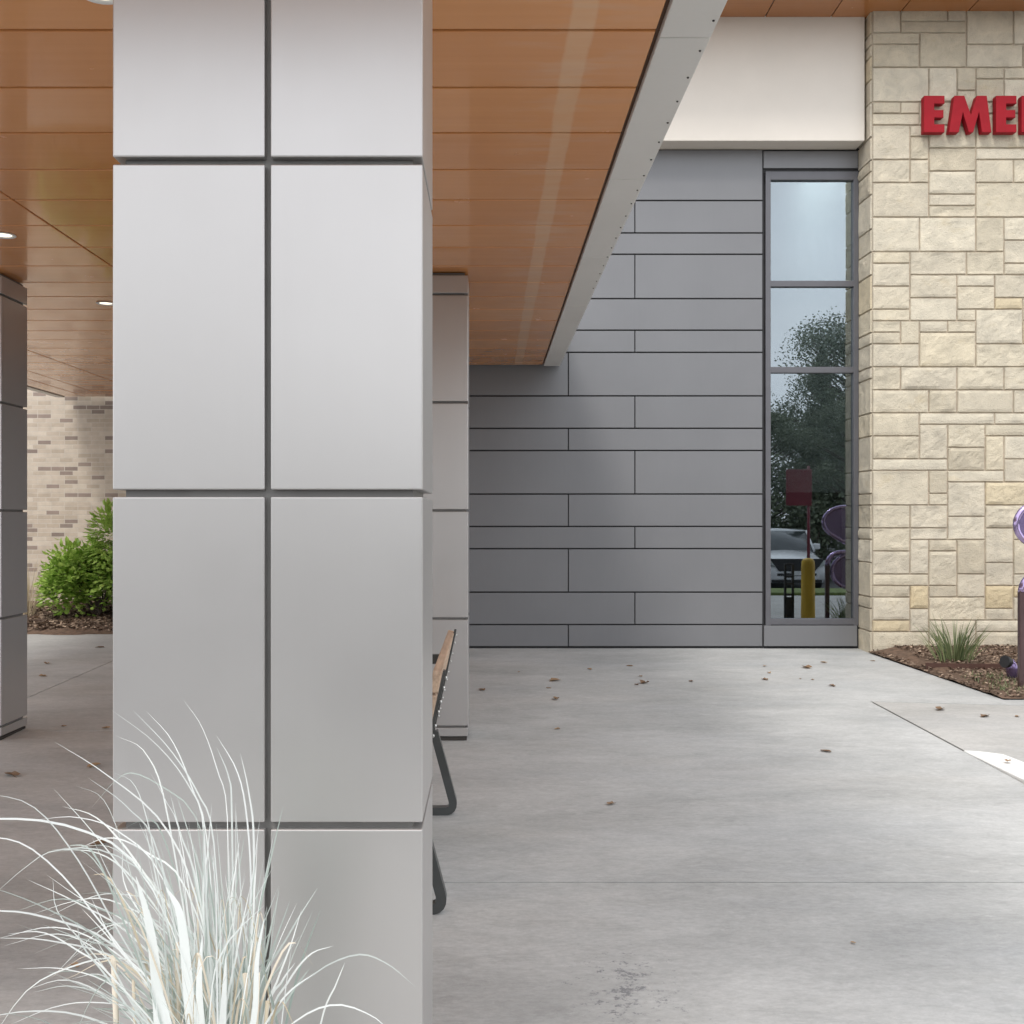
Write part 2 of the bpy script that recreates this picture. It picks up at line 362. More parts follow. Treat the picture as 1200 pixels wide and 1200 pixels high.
def leafcard(mb, c, d, side, L, W, bend=0.15):
    up = d.cross(side).normalized()
    pts = [c, c + d * L * 0.35 + side * W * 0.5 + up * bend * L * .5, c + d * L * 0.7 + side * W * .38, c + d * L - up * bend * L,
           c + d * L * 0.7 - side * W * .38, c + d * L * 0.35 - side * W * 0.5 + up * bend * L * .5]
    mid = c + d * L * 0.45 - up * bend * L * 0.1
    vs = [mb.v(p) for p in pts]; m = mb.v(mid)
    for i in range(6): mb.bm.faces.new((vs[i], vs[(i + 1) % 6], m))
def rdir(zmin=-1, zmax=1):
    z = random.uniform(zmin, zmax); a = random.uniform(0, 6.283); r = math.sqrt(1 - z * z)
    return Vector((r * math.cos(a), r * math.sin(a), z))

# ------------------------------------------------------------------ ground
def sheet(name, mat, ys, x0, x1, dz):
    mb = MB()
    for a, b in zip(ys, ys[1:]): mb.face([(x0, a, gz(a) + dz), (x1, a, gz(a) + dz), (x1, b, gz(b) + dz), (x0, b, gz(b) + dz)])
    return struct(mb.build(name, mat))
sheet('ground', M['asphalt'], [-300, -8, -2, 15.6, 300], -300, 300, -0.030)
def slab(mb, poly, top=0.0, th=0.10):
    t = bmesh.new()
    A = [t.verts.new((x, y, gz(y) + top)) for x, y in poly]; B = [t.verts.new((x, y, gz(y) + top - th)) for x, y in poly]
    n = len(poly); t.faces.new(A); t.faces.new(B[::-1])
    for i in range(n): t.faces.new((A[i], B[i], B[(i + 1) % n], A[(i + 1) % n]))
    bmesh.ops.triangulate(t, faces=[f for f in t.faces if len(f.verts) > 4]); mb.merge(t)
mb = MB(); g = 0.005
slab(mb, [(-0.48 + g, -1.3), (3.03 - g, -1.3), (3.03 - g, 4.67 - g), (-0.48 + g, 4.67 - g)])
slab(mb, [(-0.48 + g, 4.67 + g), (3.03 - g, 4.67 + g), (3.03 - g, 8.84), (14, 7.1), (14, 8.9), (4.13, 8.9), (3.97, 11.6), (3.97, 12.1), (-0.48 + g, 12.1)])
for a, b in ((-1.3, 2.0), (2.0, 7.72), (7.72, 15.5)):
    slab(mb, [(-3.75 + g, a + g), (-0.48 - g, a + g), (-0.48 - g, b - g), (-3.75 + g, b - g)])
for a, b in ((-1.3, 2.0), (2.0, 7.2), (7.2, 13.2)):
    slab(mb, [(-12, a + g), (-3.75 - g, a + g), (-3.75 - g, b - g), (-12, b - g)])
struct(mb.build('concrete_drive', M['concrete']))
mb = MB(); slab(mb, [(3.046, 0.8), (14, 0.8), (14, 7.085), (3.046, 8.825)])
struct(mb.build('sidewalk', M['walk']))
mb = MB(); slab(mb, [(3.3, -1.3), (14, -1.3), (14, 0.79), (3.3, 0.79)], 0.06, 0.15)
struct(mb.build('lawn', M['lawn']))
# tapering white kerb
mb = MB(); Ys = [7.1, 7.07, 7.03, 6.98, 6.85, 6.5, 6.0, 5, 3, 0.85]; rings = []
for y in Ys:
    k = min(1, (7.1 - y) / 0.12); w = 0.012 + 0.178 * k ** 0.6 + 0.04 * min(1, (7.1 - y) / .5); hh = 0.004 + 0.055 * min(1, (7.1 - y) / 2.2)
    z = gz(y)
    rings.append([mb.v(q) for q in ((3.032, y, z - 0.01), (3.032, y, z + hh - 0.006), (3.040, y, z + hh), (3.03 + w, y, z + hh), (3.03 + w + 0.01, y, z - 0.01))])
for A, B in zip(rings, rings[1:]):
    for k in range(4): mb.bm.faces.new((A[k], A[k + 1], B[k + 1], B[k]))
mb.bm.faces.new(rings[0][::-1]); mb.bm.faces.new(rings[-1])
tag(mb.build('curb', M['white_paint']), 'white painted curb tapering to a point at the edge of the concrete drive', 'curb')

# mulch beds
def mulch(name, poly_fn, x0, x1, y0, y1, step, hfn, chips, chiprange, csz=1.0):
    mb = MB(); nx = int((x1 - x0) / step) + 1; ny = int((y1 - y0) / step) + 1; grid = {}
    for i in range(nx):
        for j in range(ny):
            x, y = x0 + i * step, y0 + j * step
            x, y = poly_fn(x, y)
            z = gz(y) + hfn(x, y) + 0.02 * (noise.noise(Vector((x * 5, y * 5, 0)))+0.5)
            grid[i, j] = mb.v((x, y, z))
    for i in range(nx - 1):
        for j in range(ny - 1): mb.bm.faces.new((grid[i, j], grid[i + 1, j], grid[i + 1, j + 1], grid[i, j + 1])).smooth = True
    struct(mb.build(name, M['mulch']))
    mb = MB()
    for _ in range(chips):
        a = random.uniform(*chiprange[0]); b = random.uniform(*chiprange[1])
        a, b = poly_fn(a, b)
        mb.cur = random.random() ** 2.0
        d = rdir(-0.35, 0.35); s = d.cross(rdir(0.6, 1)).normalized()
        L = random.uniform(0.02, 0.07) * csz; W = random.uniform(0.008, 0.02) * csz
        c = Vector((a, b, gz(b) + hfn(a, b) + random.uniform(0.008, 0.03)))
        n = d.cross(s) * 0.004
        q = [c - d * L / 2 - s * W / 2, c + d * L / 2 - s * W / 2, c + d * L / 2 + s * W / 2, c - d * L / 2 + s * W / 2]
        mb.face([p + n for p in q]); mb.face([p - n for p in q][::-1])
    struct(mb.build(name + '_chips', M['mulch_chip'], recalc=False), 'stuff')
def rb(x, y):      # the right bed narrows towards the stone corner
    edge = 4.13 - 0.16 * (y - 8.9) / 2.7
    if y > 8.9 and x < 4.2: x = edge - 0.012 + max(0, x - 4.13)
    return x, y
def rbh(x, y):
    e = 4.13 - 0.16 * (y - 8.9) / 2.7
    k = min(1, max(0, x - e) / 0.25) * min(1, max(0, (y - 8.9)) / 0.25)
    return 0.006 + 0.02 * k + (0.045 * k if y > 10.3 else 0)
mulch('mulch_bed', rb, 4.13, 9.0, 8.91, 11.62, 0.06, rbh, 9000, ((4.13, 6.2), (8.95, 11.55)), 0.55)
def lb(x, y): return x, y
def le(x): return 13.3 + 0.18 * math.sin(x * 1.7) + 0.1 * math.sin(x * 4.1 + 1)
def lbh(x, y):
    k = (y - le(x)) / (15.3 - 13.3)
    return -0.02 + 0.03 * min(1, max(0, k) * 8) + 0.20 * max(0, k)
mulch('bark_bed', lb, -9.0, -3.0, 13.0, 15.4, 0.08, lbh, 7000, ((-7.2, -3.2), (13.35, 15.2)))

# ------------------------------------------------------------------ stone wall
def ashlar(nc, nr, seed, wide=(2, 6), split=False):
    rnd = random.Random(seed); occ = [[False] * nc for _ in range(nr)]; out = []
    for r in range(nr):
        c = 0
        while c < nc:
            if occ[r][c]: c += 1; continue
            mw = 0
            while c + mw < nc and not occ[r][c + mw] and mw < 8: mw += 1
            h = rnd.choices((1, 2, 3), (3.4, 4, 2.2))[0]; h = min(h, nr - r)
            if h == 1: w = rnd.randint(3, 8)
            elif h == 2: w = rnd.randint(3, 7)
            else: w = rnd.randint(4, 6)
            if mw - w == 1: w = mw if mw <= 5 else w - 1
            w = max(1, min(w, mw))
            if w == 1 and h == 1: h = min(2, nr - r)
            for a in range(r, r + h):
                for b in range(c, c + w): occ[a][b] = True
            out.append((c, r, w, h)); c += w
    return out
SX, SY = 3.987, 11.57
ZB, ZT = -0.02, 6.70
UH = (ZT - ZB) / 56; UW = 0.098
stone = thing('stone_wall', (SX, SY, 0), 'cream limestone wall of rough random blocks with EMERGENCY letters on it', 'stone wall')
def stonemesh(mb, rects, org, ux, un, uw, fine, seed, grout=0.0042):
    rnd = random.Random(seed); uz = Vector((0, 0, 1))
    for (c, r, w, h) in rects:
        x0, x1 = c * uw + grout, (c + w) * uw - grout; z0, z1 = r * UH + grout, (r + h) * UH - grout
        t = rnd.random(); mb.cur = t if t < 0.88 or rnd.random() < 0.4 else t * 0.5
        off = Vector((rnd.uniform(-50, 50),) * 3); rough = rnd.choice((0.5, 0.8, 1.0, 1.4)); tip = rnd.uniform(-0.006, 0.006)
        st = fine
        nx = max(3, int((x1 - x0) / st)); nzz = max(3, int((z1 - z0) / st))
        def axis(n, L, g=0.007): return [0, g] + [g + (L - 2 * g) * i / n for i in range(1, n)] + [L - g, L]
        xs, zs = axis(nx, x1 - x0), axis(nzz, z1 - z0); vs = {}
        for i, x in enumerate(xs):
            for j, z in enumerate(zs):
                e = i in (0, len(xs) - 1) or j in (0, len(zs) - 1)
                e2 = i in (1, len(xs) - 2) or j in (1, len(zs) - 2)
                px = Vector((x0 + x, z0 + z, 0)) + off
                d = 0.0
                if not e:
                    nn = noise.fractal(px * 4.5, 0.6, 2.2, 5) * 0.010 + abs(noise.noise(px * 2.3)) * 0.012
                    d = 0.014 + (nn * 0.95 * rough + tip if not e2 else nn * 0.3 * rough)
                jx = 0.003 * noise.noise(px * 11) ; jz = 0.003 * noise.noise(px * 11 + Vector((9, 3, 1)))
                vs[i, j] = mb.v(org + ux * (x0 + x + jx) + uz * (z0 + z + jz) + un * d)
        for i in range(len(xs) - 1):
            for j in range(len(zs) - 1):
                mb.bm.faces.new((vs[i, j], vs[i + 1, j], vs[i + 1, j + 1], vs[i, j + 1])).smooth = False
mb = MB()
NC = 60
stonemesh(mb, [q for q in ashlar(NC, 56, 11) if q[0] <= 24], Vector((SX, SY, ZB)), Vector((1, 0, 0)), Vector((0, -1, 0)), UW, 0.028, 3)
stonemesh(mb, [q for q in ashlar(NC, 56, 11) if q[0] > 24], Vector((SX, SY, ZB)), Vector((1, 0, 0)), Vector((0, -1, 0)), UW, 0.07, 4)
rr = random.Random(5); r0 = 0; ret = []
while r0 < 56:
    h = min(rr.choice((1, 2, 2, 3)), 56 - r0); ret.append((0, r0, 1, h)); r0 += h
stonemesh(mb, ret, Vector((SX, SY + 0.40, ZB)), Vector((0, -1, 0)), Vector((-1, 0, 0)), 0.40, 0.028, 8)
mb.build('stone_facing', M['stone'], stone)
mb = MB(); mb.box((SX + 0.004, SY - 0.005 + 0.01, ZB - 0.1), (SX + NC * UW, SY + 0.9, ZT)); mb.build('mortar_bed', M['mortar'], stone)
mb = MB(); mb.box((SX + 1.05, SY - 0.035, gz(SY) + 0.045), (SX + 5, SY - 0.002, gz(SY) + 0.06), 0.003); mb.build('base_flashing', M['white_metal'], stone)

# ------------------------------------------------------------------ panel wall with window
def zw(y): return H + (CY - y) / F * YW
def xw(x): return (x - CX) / F * YW
pw = thing('panel_wall', (1.0, YW, 0), 'grey metal panel wall with staggered dark joints and a tall window', 'wall')
rows = [175, 235, 273, 298, 350, 387, 413, 464, 502, 528, 579, 617, 643, 694, 732, 758]
mb = MB(); gp = 0.0075; XL, XR = -2.2, xw(894)
for i in range(15):
    z1, z0 = zw(rows[i]) - gp, zw(rows[i + 1]) + gp
    j = xw(744) if i % 2 == 1 else xw(666)
    ex = [XL, j - 2.2 if j - 2.2 > XL + .3 else None, j, XR]
    if i == 0: ex = [XL, -0.4, XR]
    ex = [e for e in ex if e is not None]
    for a, b in zip(ex, ex[1:]):
        mb.cur = random.random()
        mb.box((a + 0.0055, YW, z0), (b - 0.0055, YW + 0.028, z1), 0.003)
# window bay: header and sill panels
mb.box((XR + 0.008, YW, zw(197)), (SX - 0.02, YW + 0.028, zw(177)), 0.003)
mb.box((XR + 0.008, YW - 0.02, zw(757)), (SX - 0.035, YW + 0.028, zw(733)), 0.003)
for i in range(9):      # the return on the far left, turning back to the brick wall
    mb.box((XL - 0.03, YW + 0.02, 0.05 + i * 0.6), (XL - 0.002, 15.3, 0.05 + i * 0.6 + 0.585), 0.003)
mb.build('metal_cladding', M['grey_panel'], pw)
mb = MB(); mb.box((XL, YW + 0.022, -0.1), (XR + 0.02, YW + 0.3, 6.5)); mb.box((XR + 0.02, YW + 0.022, zw(203)), (SX + 0.003, YW + 0.3, 6.5)); mb.box((XR + 0.02, YW + 0.021, -0.1), (SX + 0.003, YW + 0.3, zw(734)))
mb.build('backing', M['reveal'], pw)
WX0, WX1 = xw(897), xw(1006)
yf = YW - 0.012
mb = MB()
gx0, gx1 = xw(903), xw(1000)
mb.box((WX0, yf, zw(733)), (gx0, yf + 0.11, zw(201)), 0.004); mb.box((gx1, yf, zw(733)), (WX1, yf + 0.11, zw(201)), 0.004)
mb.box((gx0 - .001, yf + .001, zw(211)), (gx1 + .001, yf + 0.109, zw(201) - .001), 0.003); mb.box((gx0 - .001, yf + .001, zw(732)), (gx1 + .001, yf + 0.109, zw(725)), 0.003)
win = mb.build('window', M['frame'], pw)
for a, b in ((336, 329), (437, 430)):
    q = MB(); q.box((gx0 - .002, yf + 0.004, zw(a)), (gx1 + .002, yf + 0.10, zw(b)), 0.004); q.build('mullion', M['frame'], win)
for a, b in ((329, 211), (430, 336), (725, 437)):
    q = MB(); q.box((gx0 - .003, yf + 0.045, zw(a) - .003), (gx1 + .003, yf + 0.051, zw(b) + .003)); q.build('pane', M['glass'], win)
mb = MB()
for a, b in (((2.6, 12.3, -0.05), (4.0, 16, 0.0)), ((2.6, 16, 0), (4.4, 16.1, 6.4)), ((2.5, 12.3, 0), (2.6, 16, 6.4)), ((4.05, 12.5, 0), (4.15, 16, 6.4)), ((2.6, 12.3, 6.4), (4.05, 16, 6.5))): mb.box(a, b)
mb.build('room_interior', M['interior'], pw)
mb = MB(); mb.box((2.62, 12.75, 0), (4.04, 12.85, 1.70)); mb.build('partition', M['dark_metal'], pw)
mb = MB(); mb.box((2.62, 12.74, 1.71), (3.14, 12.80, 1.745), 0.005); mb.box((2.8, 12.6, 6.30), (3.9, 14.4, 6.34)); mb.build('strip_lamp_and_fill', M['strip_and_fill_glow'], pw)  # visible strip, plus an unseen glowing ceiling panel added to brighten the panes

# cream band above, roof soffit
sz = 6.685
mb = MB(); mb.box((XL, 11.69, 5.38), (SX - 0.035, YW + 0.25, sz + 0.3), 0.008); 
tag(mb.build('stucco_band', M['stucco']), 'smooth cream stucco band above the grey panels, below the wooden eave', 'stucco band')
ev = thing('roof_eave', (3.0, 11, sz), 'wooden roof eave above the stone wall and cream band', 'eave')
mb = MB(); xs = [1.568 * .00185 * 1000 - 0.694 * k for k in range(-14, 9)]; xs = sorted(xs)
for a, b in zip(xs, xs[1:]):
    mb.cur = random.random(); mb.box((a + 0.005, 10.98, sz), (b - 0.005, 12.2, sz + 0.02), 0.002)
mb.build('soffit_panels', M['soffit'], ev)
mb = MB(); mb.box((xs[0], 10.97, sz + 0.012), (xs[-1], 14, sz + 0.5)); mb.build('roof_deck', M['reveal'], ev)
mb = MB(); mb.box((xs[0], 10.83, sz - 0.01), (xs[-1], 10.965, sz + 0.55), 0.004); mb.build('eave_fascia', M['fascia'], ev)

# ------------------------------------------------------------------ brick building at the back left
mb = MB(); mb.box((-14, 15.3, -0.2), (XL, 15.6, 6.5))
tag(mb.build('brick_wall', M['brick']), 'light tan brick wall with scattered dark bricks behind the green shrub', 'brick wall')

# ------------------------------------------------------------------ red letters
sign = thing('wall_sign', (6.2, 11.47, 5.39), 'red raised EMERGENCY letters mounted on the limestone wall', 'sign')
def arcpts(cx, cy, rx, ry, a0, a1, n): return [(cx + rx * math.cos(R(a0 + (a1 - a0) * i / n)), cy + ry * math.sin(R(a0 + (a1 - a0) * i / n))) for i in range(n + 1)]
E_ = [(0, 0), (.56, 0), (.56, .22), (.28, .22), (.28, .40), (.53, .40), (.53, .61), (.28, .61), (.28, .78), (.56, .78), (.56, 1), (0, 1)]
M_ = [(0, 0), (.27, 0), (.38, .55), (.54, 0), (.66, 0), (.82, .55), (.90, 0), (1.16, 0), (1.03, 1), (.76, 1), (.60, .47), (.42, 1), (.15, 1)]
R_ = [(0, 0), (.28, 0), (.28, .36), (.47, 0), (.80, 0), (.55, .42)] + arcpts(.36, .69, .30, .31, -50, 90, 8) + [(0, 1)]
G_ = arcpts(.5, .5, .5, .52, 45, 360, 22) + [(.5, .5 - .06), (.5, .58)] + [(.98, .58)]
G_ = arcpts(.5, .5, .5, .52, 40, 350, 22) + [(1.0, .56), (.52, .56), (.52, .36), (.70, .36)] + arcpts(.5, .5, .23, .26, -40, -300, 16)[1:]
C_ = arcpts(.45, .5, .45, .52, 45, 315, 20) + arcpts(.45, .5, .19, .27, 310, 50, 16)
N_ = [(0, 0), (.26, 0), (.26, .55), (.62, 0), (.88, 0), (.88, 1), (.62, 1), (.62, .45), (.26, 1), (0, 1)]
Y_ = [(.28, 0), (.56, 0), (.56, .42), (.86, 1), (.55, 1), (.42, .68), (.30, 1), (-.02, 1), (.28, .42)]
lh = 43 / F * 11.45; lx0 = (1083 - CX) / F * 11.45; lz = H + (CY - 155) / F * 11.45
pen = 0
for nm, po, adv in (('E', E_, .68), ('M', M_, 1.28), ('E', E_, .70), ('R', R_, .86), ('G', G_, 1.10), ('E', E_, .68), ('N', N_, 1.0), ('C', C_, .95), ('Y', Y_, .9)):
    mb = MB(); mb.prism([(lx0 + (pen + u) * lh, lz + w * lh) for u, w in po], 'y', 11.45, 11.535, 0.004)
    mb.build('letter', M['letter'], sign); pen += adv

# ------------------------------------------------------------------ canopy
CZ = 3.047
can = thing('canopy', (-2.0, 7.0, CZ), 'entrance canopy with orange wood look ceiling panels and grey metal edge', 'canopy')
mb = MB(); Y0 = 3.749 - 0.4985 * 5
ys = [Y0 + 0.4985 * k for k in range(0, 40)]
cols_x = [-5.45, -5.15, -4.52, -2.47, 0.568]
for a, b in zip(ys, ys[1:]):
    for xa, xb in zip(cols_x[1:], cols_x[2:]):
        yb = b; lim = 11.90 if xa > -2.6 else 14.28
        if a > lim - 0.05: continue
        if xa > -2.6 and yb > lim: yb = lim
        if yb > 14.28: yb = 14.28
        mb.cur = random.random()
        mb.box((xa + 0.006, a + 0.009, CZ), (xb - 0.006, yb - 0.009, CZ + 0.02), 0.004)
# border bands on the far left and the far end
mb.cur = 0.7
mb.box((-5.44, Y0, CZ), (-5.155, 14.60, CZ + 0.02), 0.002); mb.box((-5.72, Y0, CZ), (-5.455, 14.98, CZ + 0.02), 0.002)
mb.box((-5.15, 14.30, CZ), (-2.25, 14.60, CZ + 0.02), 0.002); mb.box((-5.45, 14.61, CZ + .0005), (-2.25, 14.98, CZ + 0.0205), 0.002)
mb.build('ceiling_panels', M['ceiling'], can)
mb = MB(); mb.box((-5.72, Y0, CZ + 0.014), (0.60, 11.92, CZ + 0.40)); mb.box((-5.72, 11.92, CZ + 0.014), (-2.24, 15.0, CZ + 0.40))
M['brown_reveal'] = simple('brown_reveal', (0.10, 0.055, 0.03), 0.7)
mb.build('roof_deck', M['brown_reveal'], can)
mb = MB(); ed = [Y0 - 0.05, 1.6, 4.0, 5.0 + 0.32, 7.0, 8.68, 10.2, 11.90]
ed = [Y0 - 0.05, 2.45, 3.78, 5.36, 6.95, 8.55, 10.15, 11.90]
for a, b in zip(ed, ed[1:]): mb.box((0.578, a + 0.003, CZ - 0.012), (0.752, b - 0.003, CZ + 0.50), 0.003)
mb.box((-5.74, Y0 - 0.20, CZ - 0.010), (0.752, Y0 - 0.055, CZ + 0.50), 0.003)
mb.box((-5.86, Y0 - 0.20, CZ - 0.010), (-5.745, 15.0, CZ + 0.50), 0.003)
fas = mb.build('edge_fascia', M['fascia'], can)
y = 2.0
while y < 8.0:
    mb = MB(); mb.lathe([(0.0045, 0), (0.0045, -0.003), (0.002, -0.005)], (0.735, y, CZ - 0.012), 8); y += 0.235
    mb.build('rivet', M['dark_metal'], fas)
for (px, py) in ((4, 275), (124, 355), (118, -9)):
    Yd = (CZ - H) * F / (CY - py); X = (px - CX) / F * Yd
    q = MB(); q.lathe([(0.050, -0.0015), (0.068, -0.001), (0.071, -0.005), (0.067, -0.008), (0.054, -0.006), (0.048, 0.004)], (X, Yd, CZ), 28)
    dl = q.build('downlight', M['white_metal'], can)
    q = MB(); q.lathe([(0.001, -0.004), (0.026, -0.0025), (0.047, -0.001), (0.047, 0.003)], (X, Yd, CZ - 0.002), 24); q.build('lens', M['lit'], dl)

# ------------------------------------------------------------------ columns
CW, CD = 0.672, 0.42
def make_column(x, y, label):
    c = thing('column', (x, y, gz(y)), label, 'column', 'metal clad canopy columns')
    mb = MB(); zs = [gz(y) + 0.035, 0.0095] + [0.0095 + 0.7215 * k for k in range(1, 5)] + [CZ - 0.018]
    if gz(y) > -0.12: zs = [gz(y) + 0.022] + zs[1:]
    for a, b in zip(zs, zs[1:]):
        for xa, xb in ((x - CW, x - CW / 2 - 0.0065), (x - CW / 2 + 0.0065, x)):
            mb.box((xa, y, a + 0.0078), (xb, y + CD, b - 0.0078), 0.003, 3)
    mb.build('panel_cladding', M['alu'], c)
    mb = MB(); mb.box((x - CW + 0.022, y + 0.022, gz(y) - 0.05), (x - 0.022, y + CD - 0.022, CZ - 0.006)); mb.build('core', M['alu_core'], c)
    mb = MB(); mb.box((x - CW + 0.008, y + 0.008, gz(y) - 0.02), (x - 0.008, y + CD - 0.008, gz(y) + 0.022), 0.003); mb.build('base_trim', M['dark_metal'], c)
    return c
make_column(-0.146, 2.405, 'large silver panelled column in the foreground behind the white grass')
make_column(-0.146, 7.40, 'silver panelled column beyond the bench, close to the grey wall')
make_column(-3.26, 7.40, 'shaded brownish column at the far left edge of the photo')

# ------------------------------------------------------------------ bench
by0, by1 = 4.33, 5.68
bn = thing('bench', (-0.45, 5.0, gz(5.0)), 'wooden slatted bench with dark bent steel legs between two silver columns', 'bench')
gzb = gz(5.0)
def frame(y):
    g0 = gz(y); mb = MB()
    def rounded(pts, r=0.05):
        out = [Vector(pts[0])]
        for a, b, c in zip(pts, pts[1:], pts[2:]):
            a, b, c = Vector(a), Vector(b), Vector(c)
            p = b + (a - b).normalized() * r; q = b + (c - b).normalized() * r
            for i in range(7):
                t = i / 6; out.append(p * (1 - t) ** 2 + b * 2 * t * (1 - t) + q * t * t)
        out.append(Vector(pts[-1])); return out
    hw = 0.019
    loop = [(-0.83, y, g0 + 0.40), (-0.70, y, g0 + hw), (-0.176, y, g0 + hw), (-0.285, y, g0 + 0.425)]
    mb.tube(rounded(loop, 0.06), 0, rect=(0.020, 0.026), up=Vector((0, 1, 0)))
    mb.build('leg_frame', M['steel'], bn)
    mb = MB(); mb.tube([(-0.288, y, g0 + 0.405), (-0.288, y, g0 + 0.43), (-0.176, y, g0 + 0.945)], 0, rect=(0.006, 0.024), up=Vector((0, 1, 0)))
    mb.build('back_support', M['steel'], bn)
    mb = MB()
    mb.tube(rounded([(-0.288, y, g0 + 0.415), (-0.83, y, g0 + 0.40)], .04), 0, rect=(0.024, 0.014), up=Vector((0, 1, 0)))
    mb.build('seat_support', M['steel'], bn)
    mb = MB()
    mb.tube(rounded([(-0.225, y, g0 + 0.795), (-0.72, y, g0 + 0.79), (-0.78, y, g0 + 0.42)], .06), 0, rect=(0.024, 0.014), up=Vector((0, 1, 0)))
    mb.build('armrest', M['steel'], bn)
    return
M['bench_wood'] = simple('bench_wood', (0.46, 0.33, 0.235), 0.6, vary=0.28, scale=5, stretch=(9, 0.6, 9), bstr=0.2, bscale=12)
frame(by0); frame(by1)
A = Vector((-0.288, 0, 0.425)); B = Vector((-0.172, 0, 0.955)); dv = (B - A).normalized(); nv = Vector((-dv.z, 0, dv.x))
for k in range(5):
    mb = MB(); s = 0.10 + k * 0.096; c = A + dv * s + nv * 0.024
    mt = Matrix.Translation((c.x, 0, c.z + gzb)) @ Matrix.Rotation(math.atan2(dv.x, dv.z), 4, 'Y')
    mb.box((-0.017, by0 - 0.10, -0.043), (0.017, by1 + 0.08, 0.043), 0.005, mat=mt)
    sl = mb.build('backrest_slat', M['bench_wood'], bn)
    for yy in (by0, by1):
        for dz in (-0.02, 0.02):
            mb = MB(); p = A + dv * (s + dz) - nv * 0.006; mb.lathe([(0.007, 0), (0.007, 0.005), (0.004, 0.008)], (p.x, yy, p.z + gz(yy)), 8, 'x')
            mb.build('bolt', M['bolt'], sl)
for k in range(5):
    mb = MB(); x = -0.345 - k * 0.104; mb.box((x - 0.045, by0 - 0.10, gzb + 0.432), (x + 0.045, by1 + 0.08, gzb + 0.466), 0.005); mb.build('seat_slat', M['bench_wood'], bn)

# ------------------------------------------------------------------ plants
def arc(base, th0, az, L, curl, n=16, wob=0.0):
    pts = [Vector(base)]; p = Vector(base); a = Vector((math.cos(az), math.sin(az), 0)); ph = random.uniform(0, 6)
    for i in range(1, n + 1):
        t = i / n; th = th0 + curl * t ** 1.7 + wob * math.sin(ph + t * 5)
        p = p + (Vector((0, 0, 1)) * math.cos(th) + a * math.sin(th)) * (L / n); pts.append(p.copy())
    return pts
random.seed(21)
bx, by = -0.505, 1.84
og = thing('ornamental_grass', (bx, by, gz(by)), 'silvery white ornamental grass clump with long arching blades before the foreground column', 'grass clump')
mb = MB()
def spline(pts, n=22):
    q = [pts[0] * 2 - pts[1]] + pts + [pts[-1] * 2 - pts[-2]]; out = []; m = len(pts) - 1
    for i in range(n + 1):
        u = m * i / n; k = min(int(u), m - 1); t = u - k; a, b, c, d = q[k:k + 4]
        out.append(0.5 * ((2 * b) + (c - a) * t + (2 * a - 5 * b + 4 * c - d) * t * t + (3 * b - a - 3 * c + d) * t ** 3))
    return out
def grassblade(px, w, dy=None, y0=None, tint=None, flat=None):
    """px runs from the tip down to the crown of the clump, as metres on the clump's plane; each blade leans to its own depth"""
    y0 = by + random.uniform(-0.10, 0.10) if y0 is None else y0
    dy = random.uniform(-0.45, 0.40) if dy is None else dy
    px = list(px); lx, ly = px[-1]
    px = px + [(252 + (lx - 252) * 0.75, 1400), (255 + (lx - 255) * 0.5, 1722)]
    pts = []
    for i, (x, y) in enumerate(px[::-1]):
        z = H - (y - CY) / F * by; f = max(0, (z - gz(by)) / 1.2) ** 1.5; X = (x - CX) / F * by
        pts.append(Vector((X, min(2.34, y0 + dy * f * (0.35 + abs(X - bx) * 1.6)), z)))
    pts = spline(pts); mb.cur = random.random() if tint is None else tint
    t = random.uniform(-0.8, 0.8) if flat is None else flat
    mid = (pts[-1] - pts[len(pts) // 2]).normalized(); n = mid.cross(Vector((math.sin(t), -math.cos(t), 0.15)))
    if n.length < 0.1: n = Vector((1, 0, 0))
    blade(mb, pts, w, n.normalized(), lambda q: (0.8 + 0.2 * math.sin(q * 3.1)) * max(0.0, 1 - q ** 4) ** 0.7)
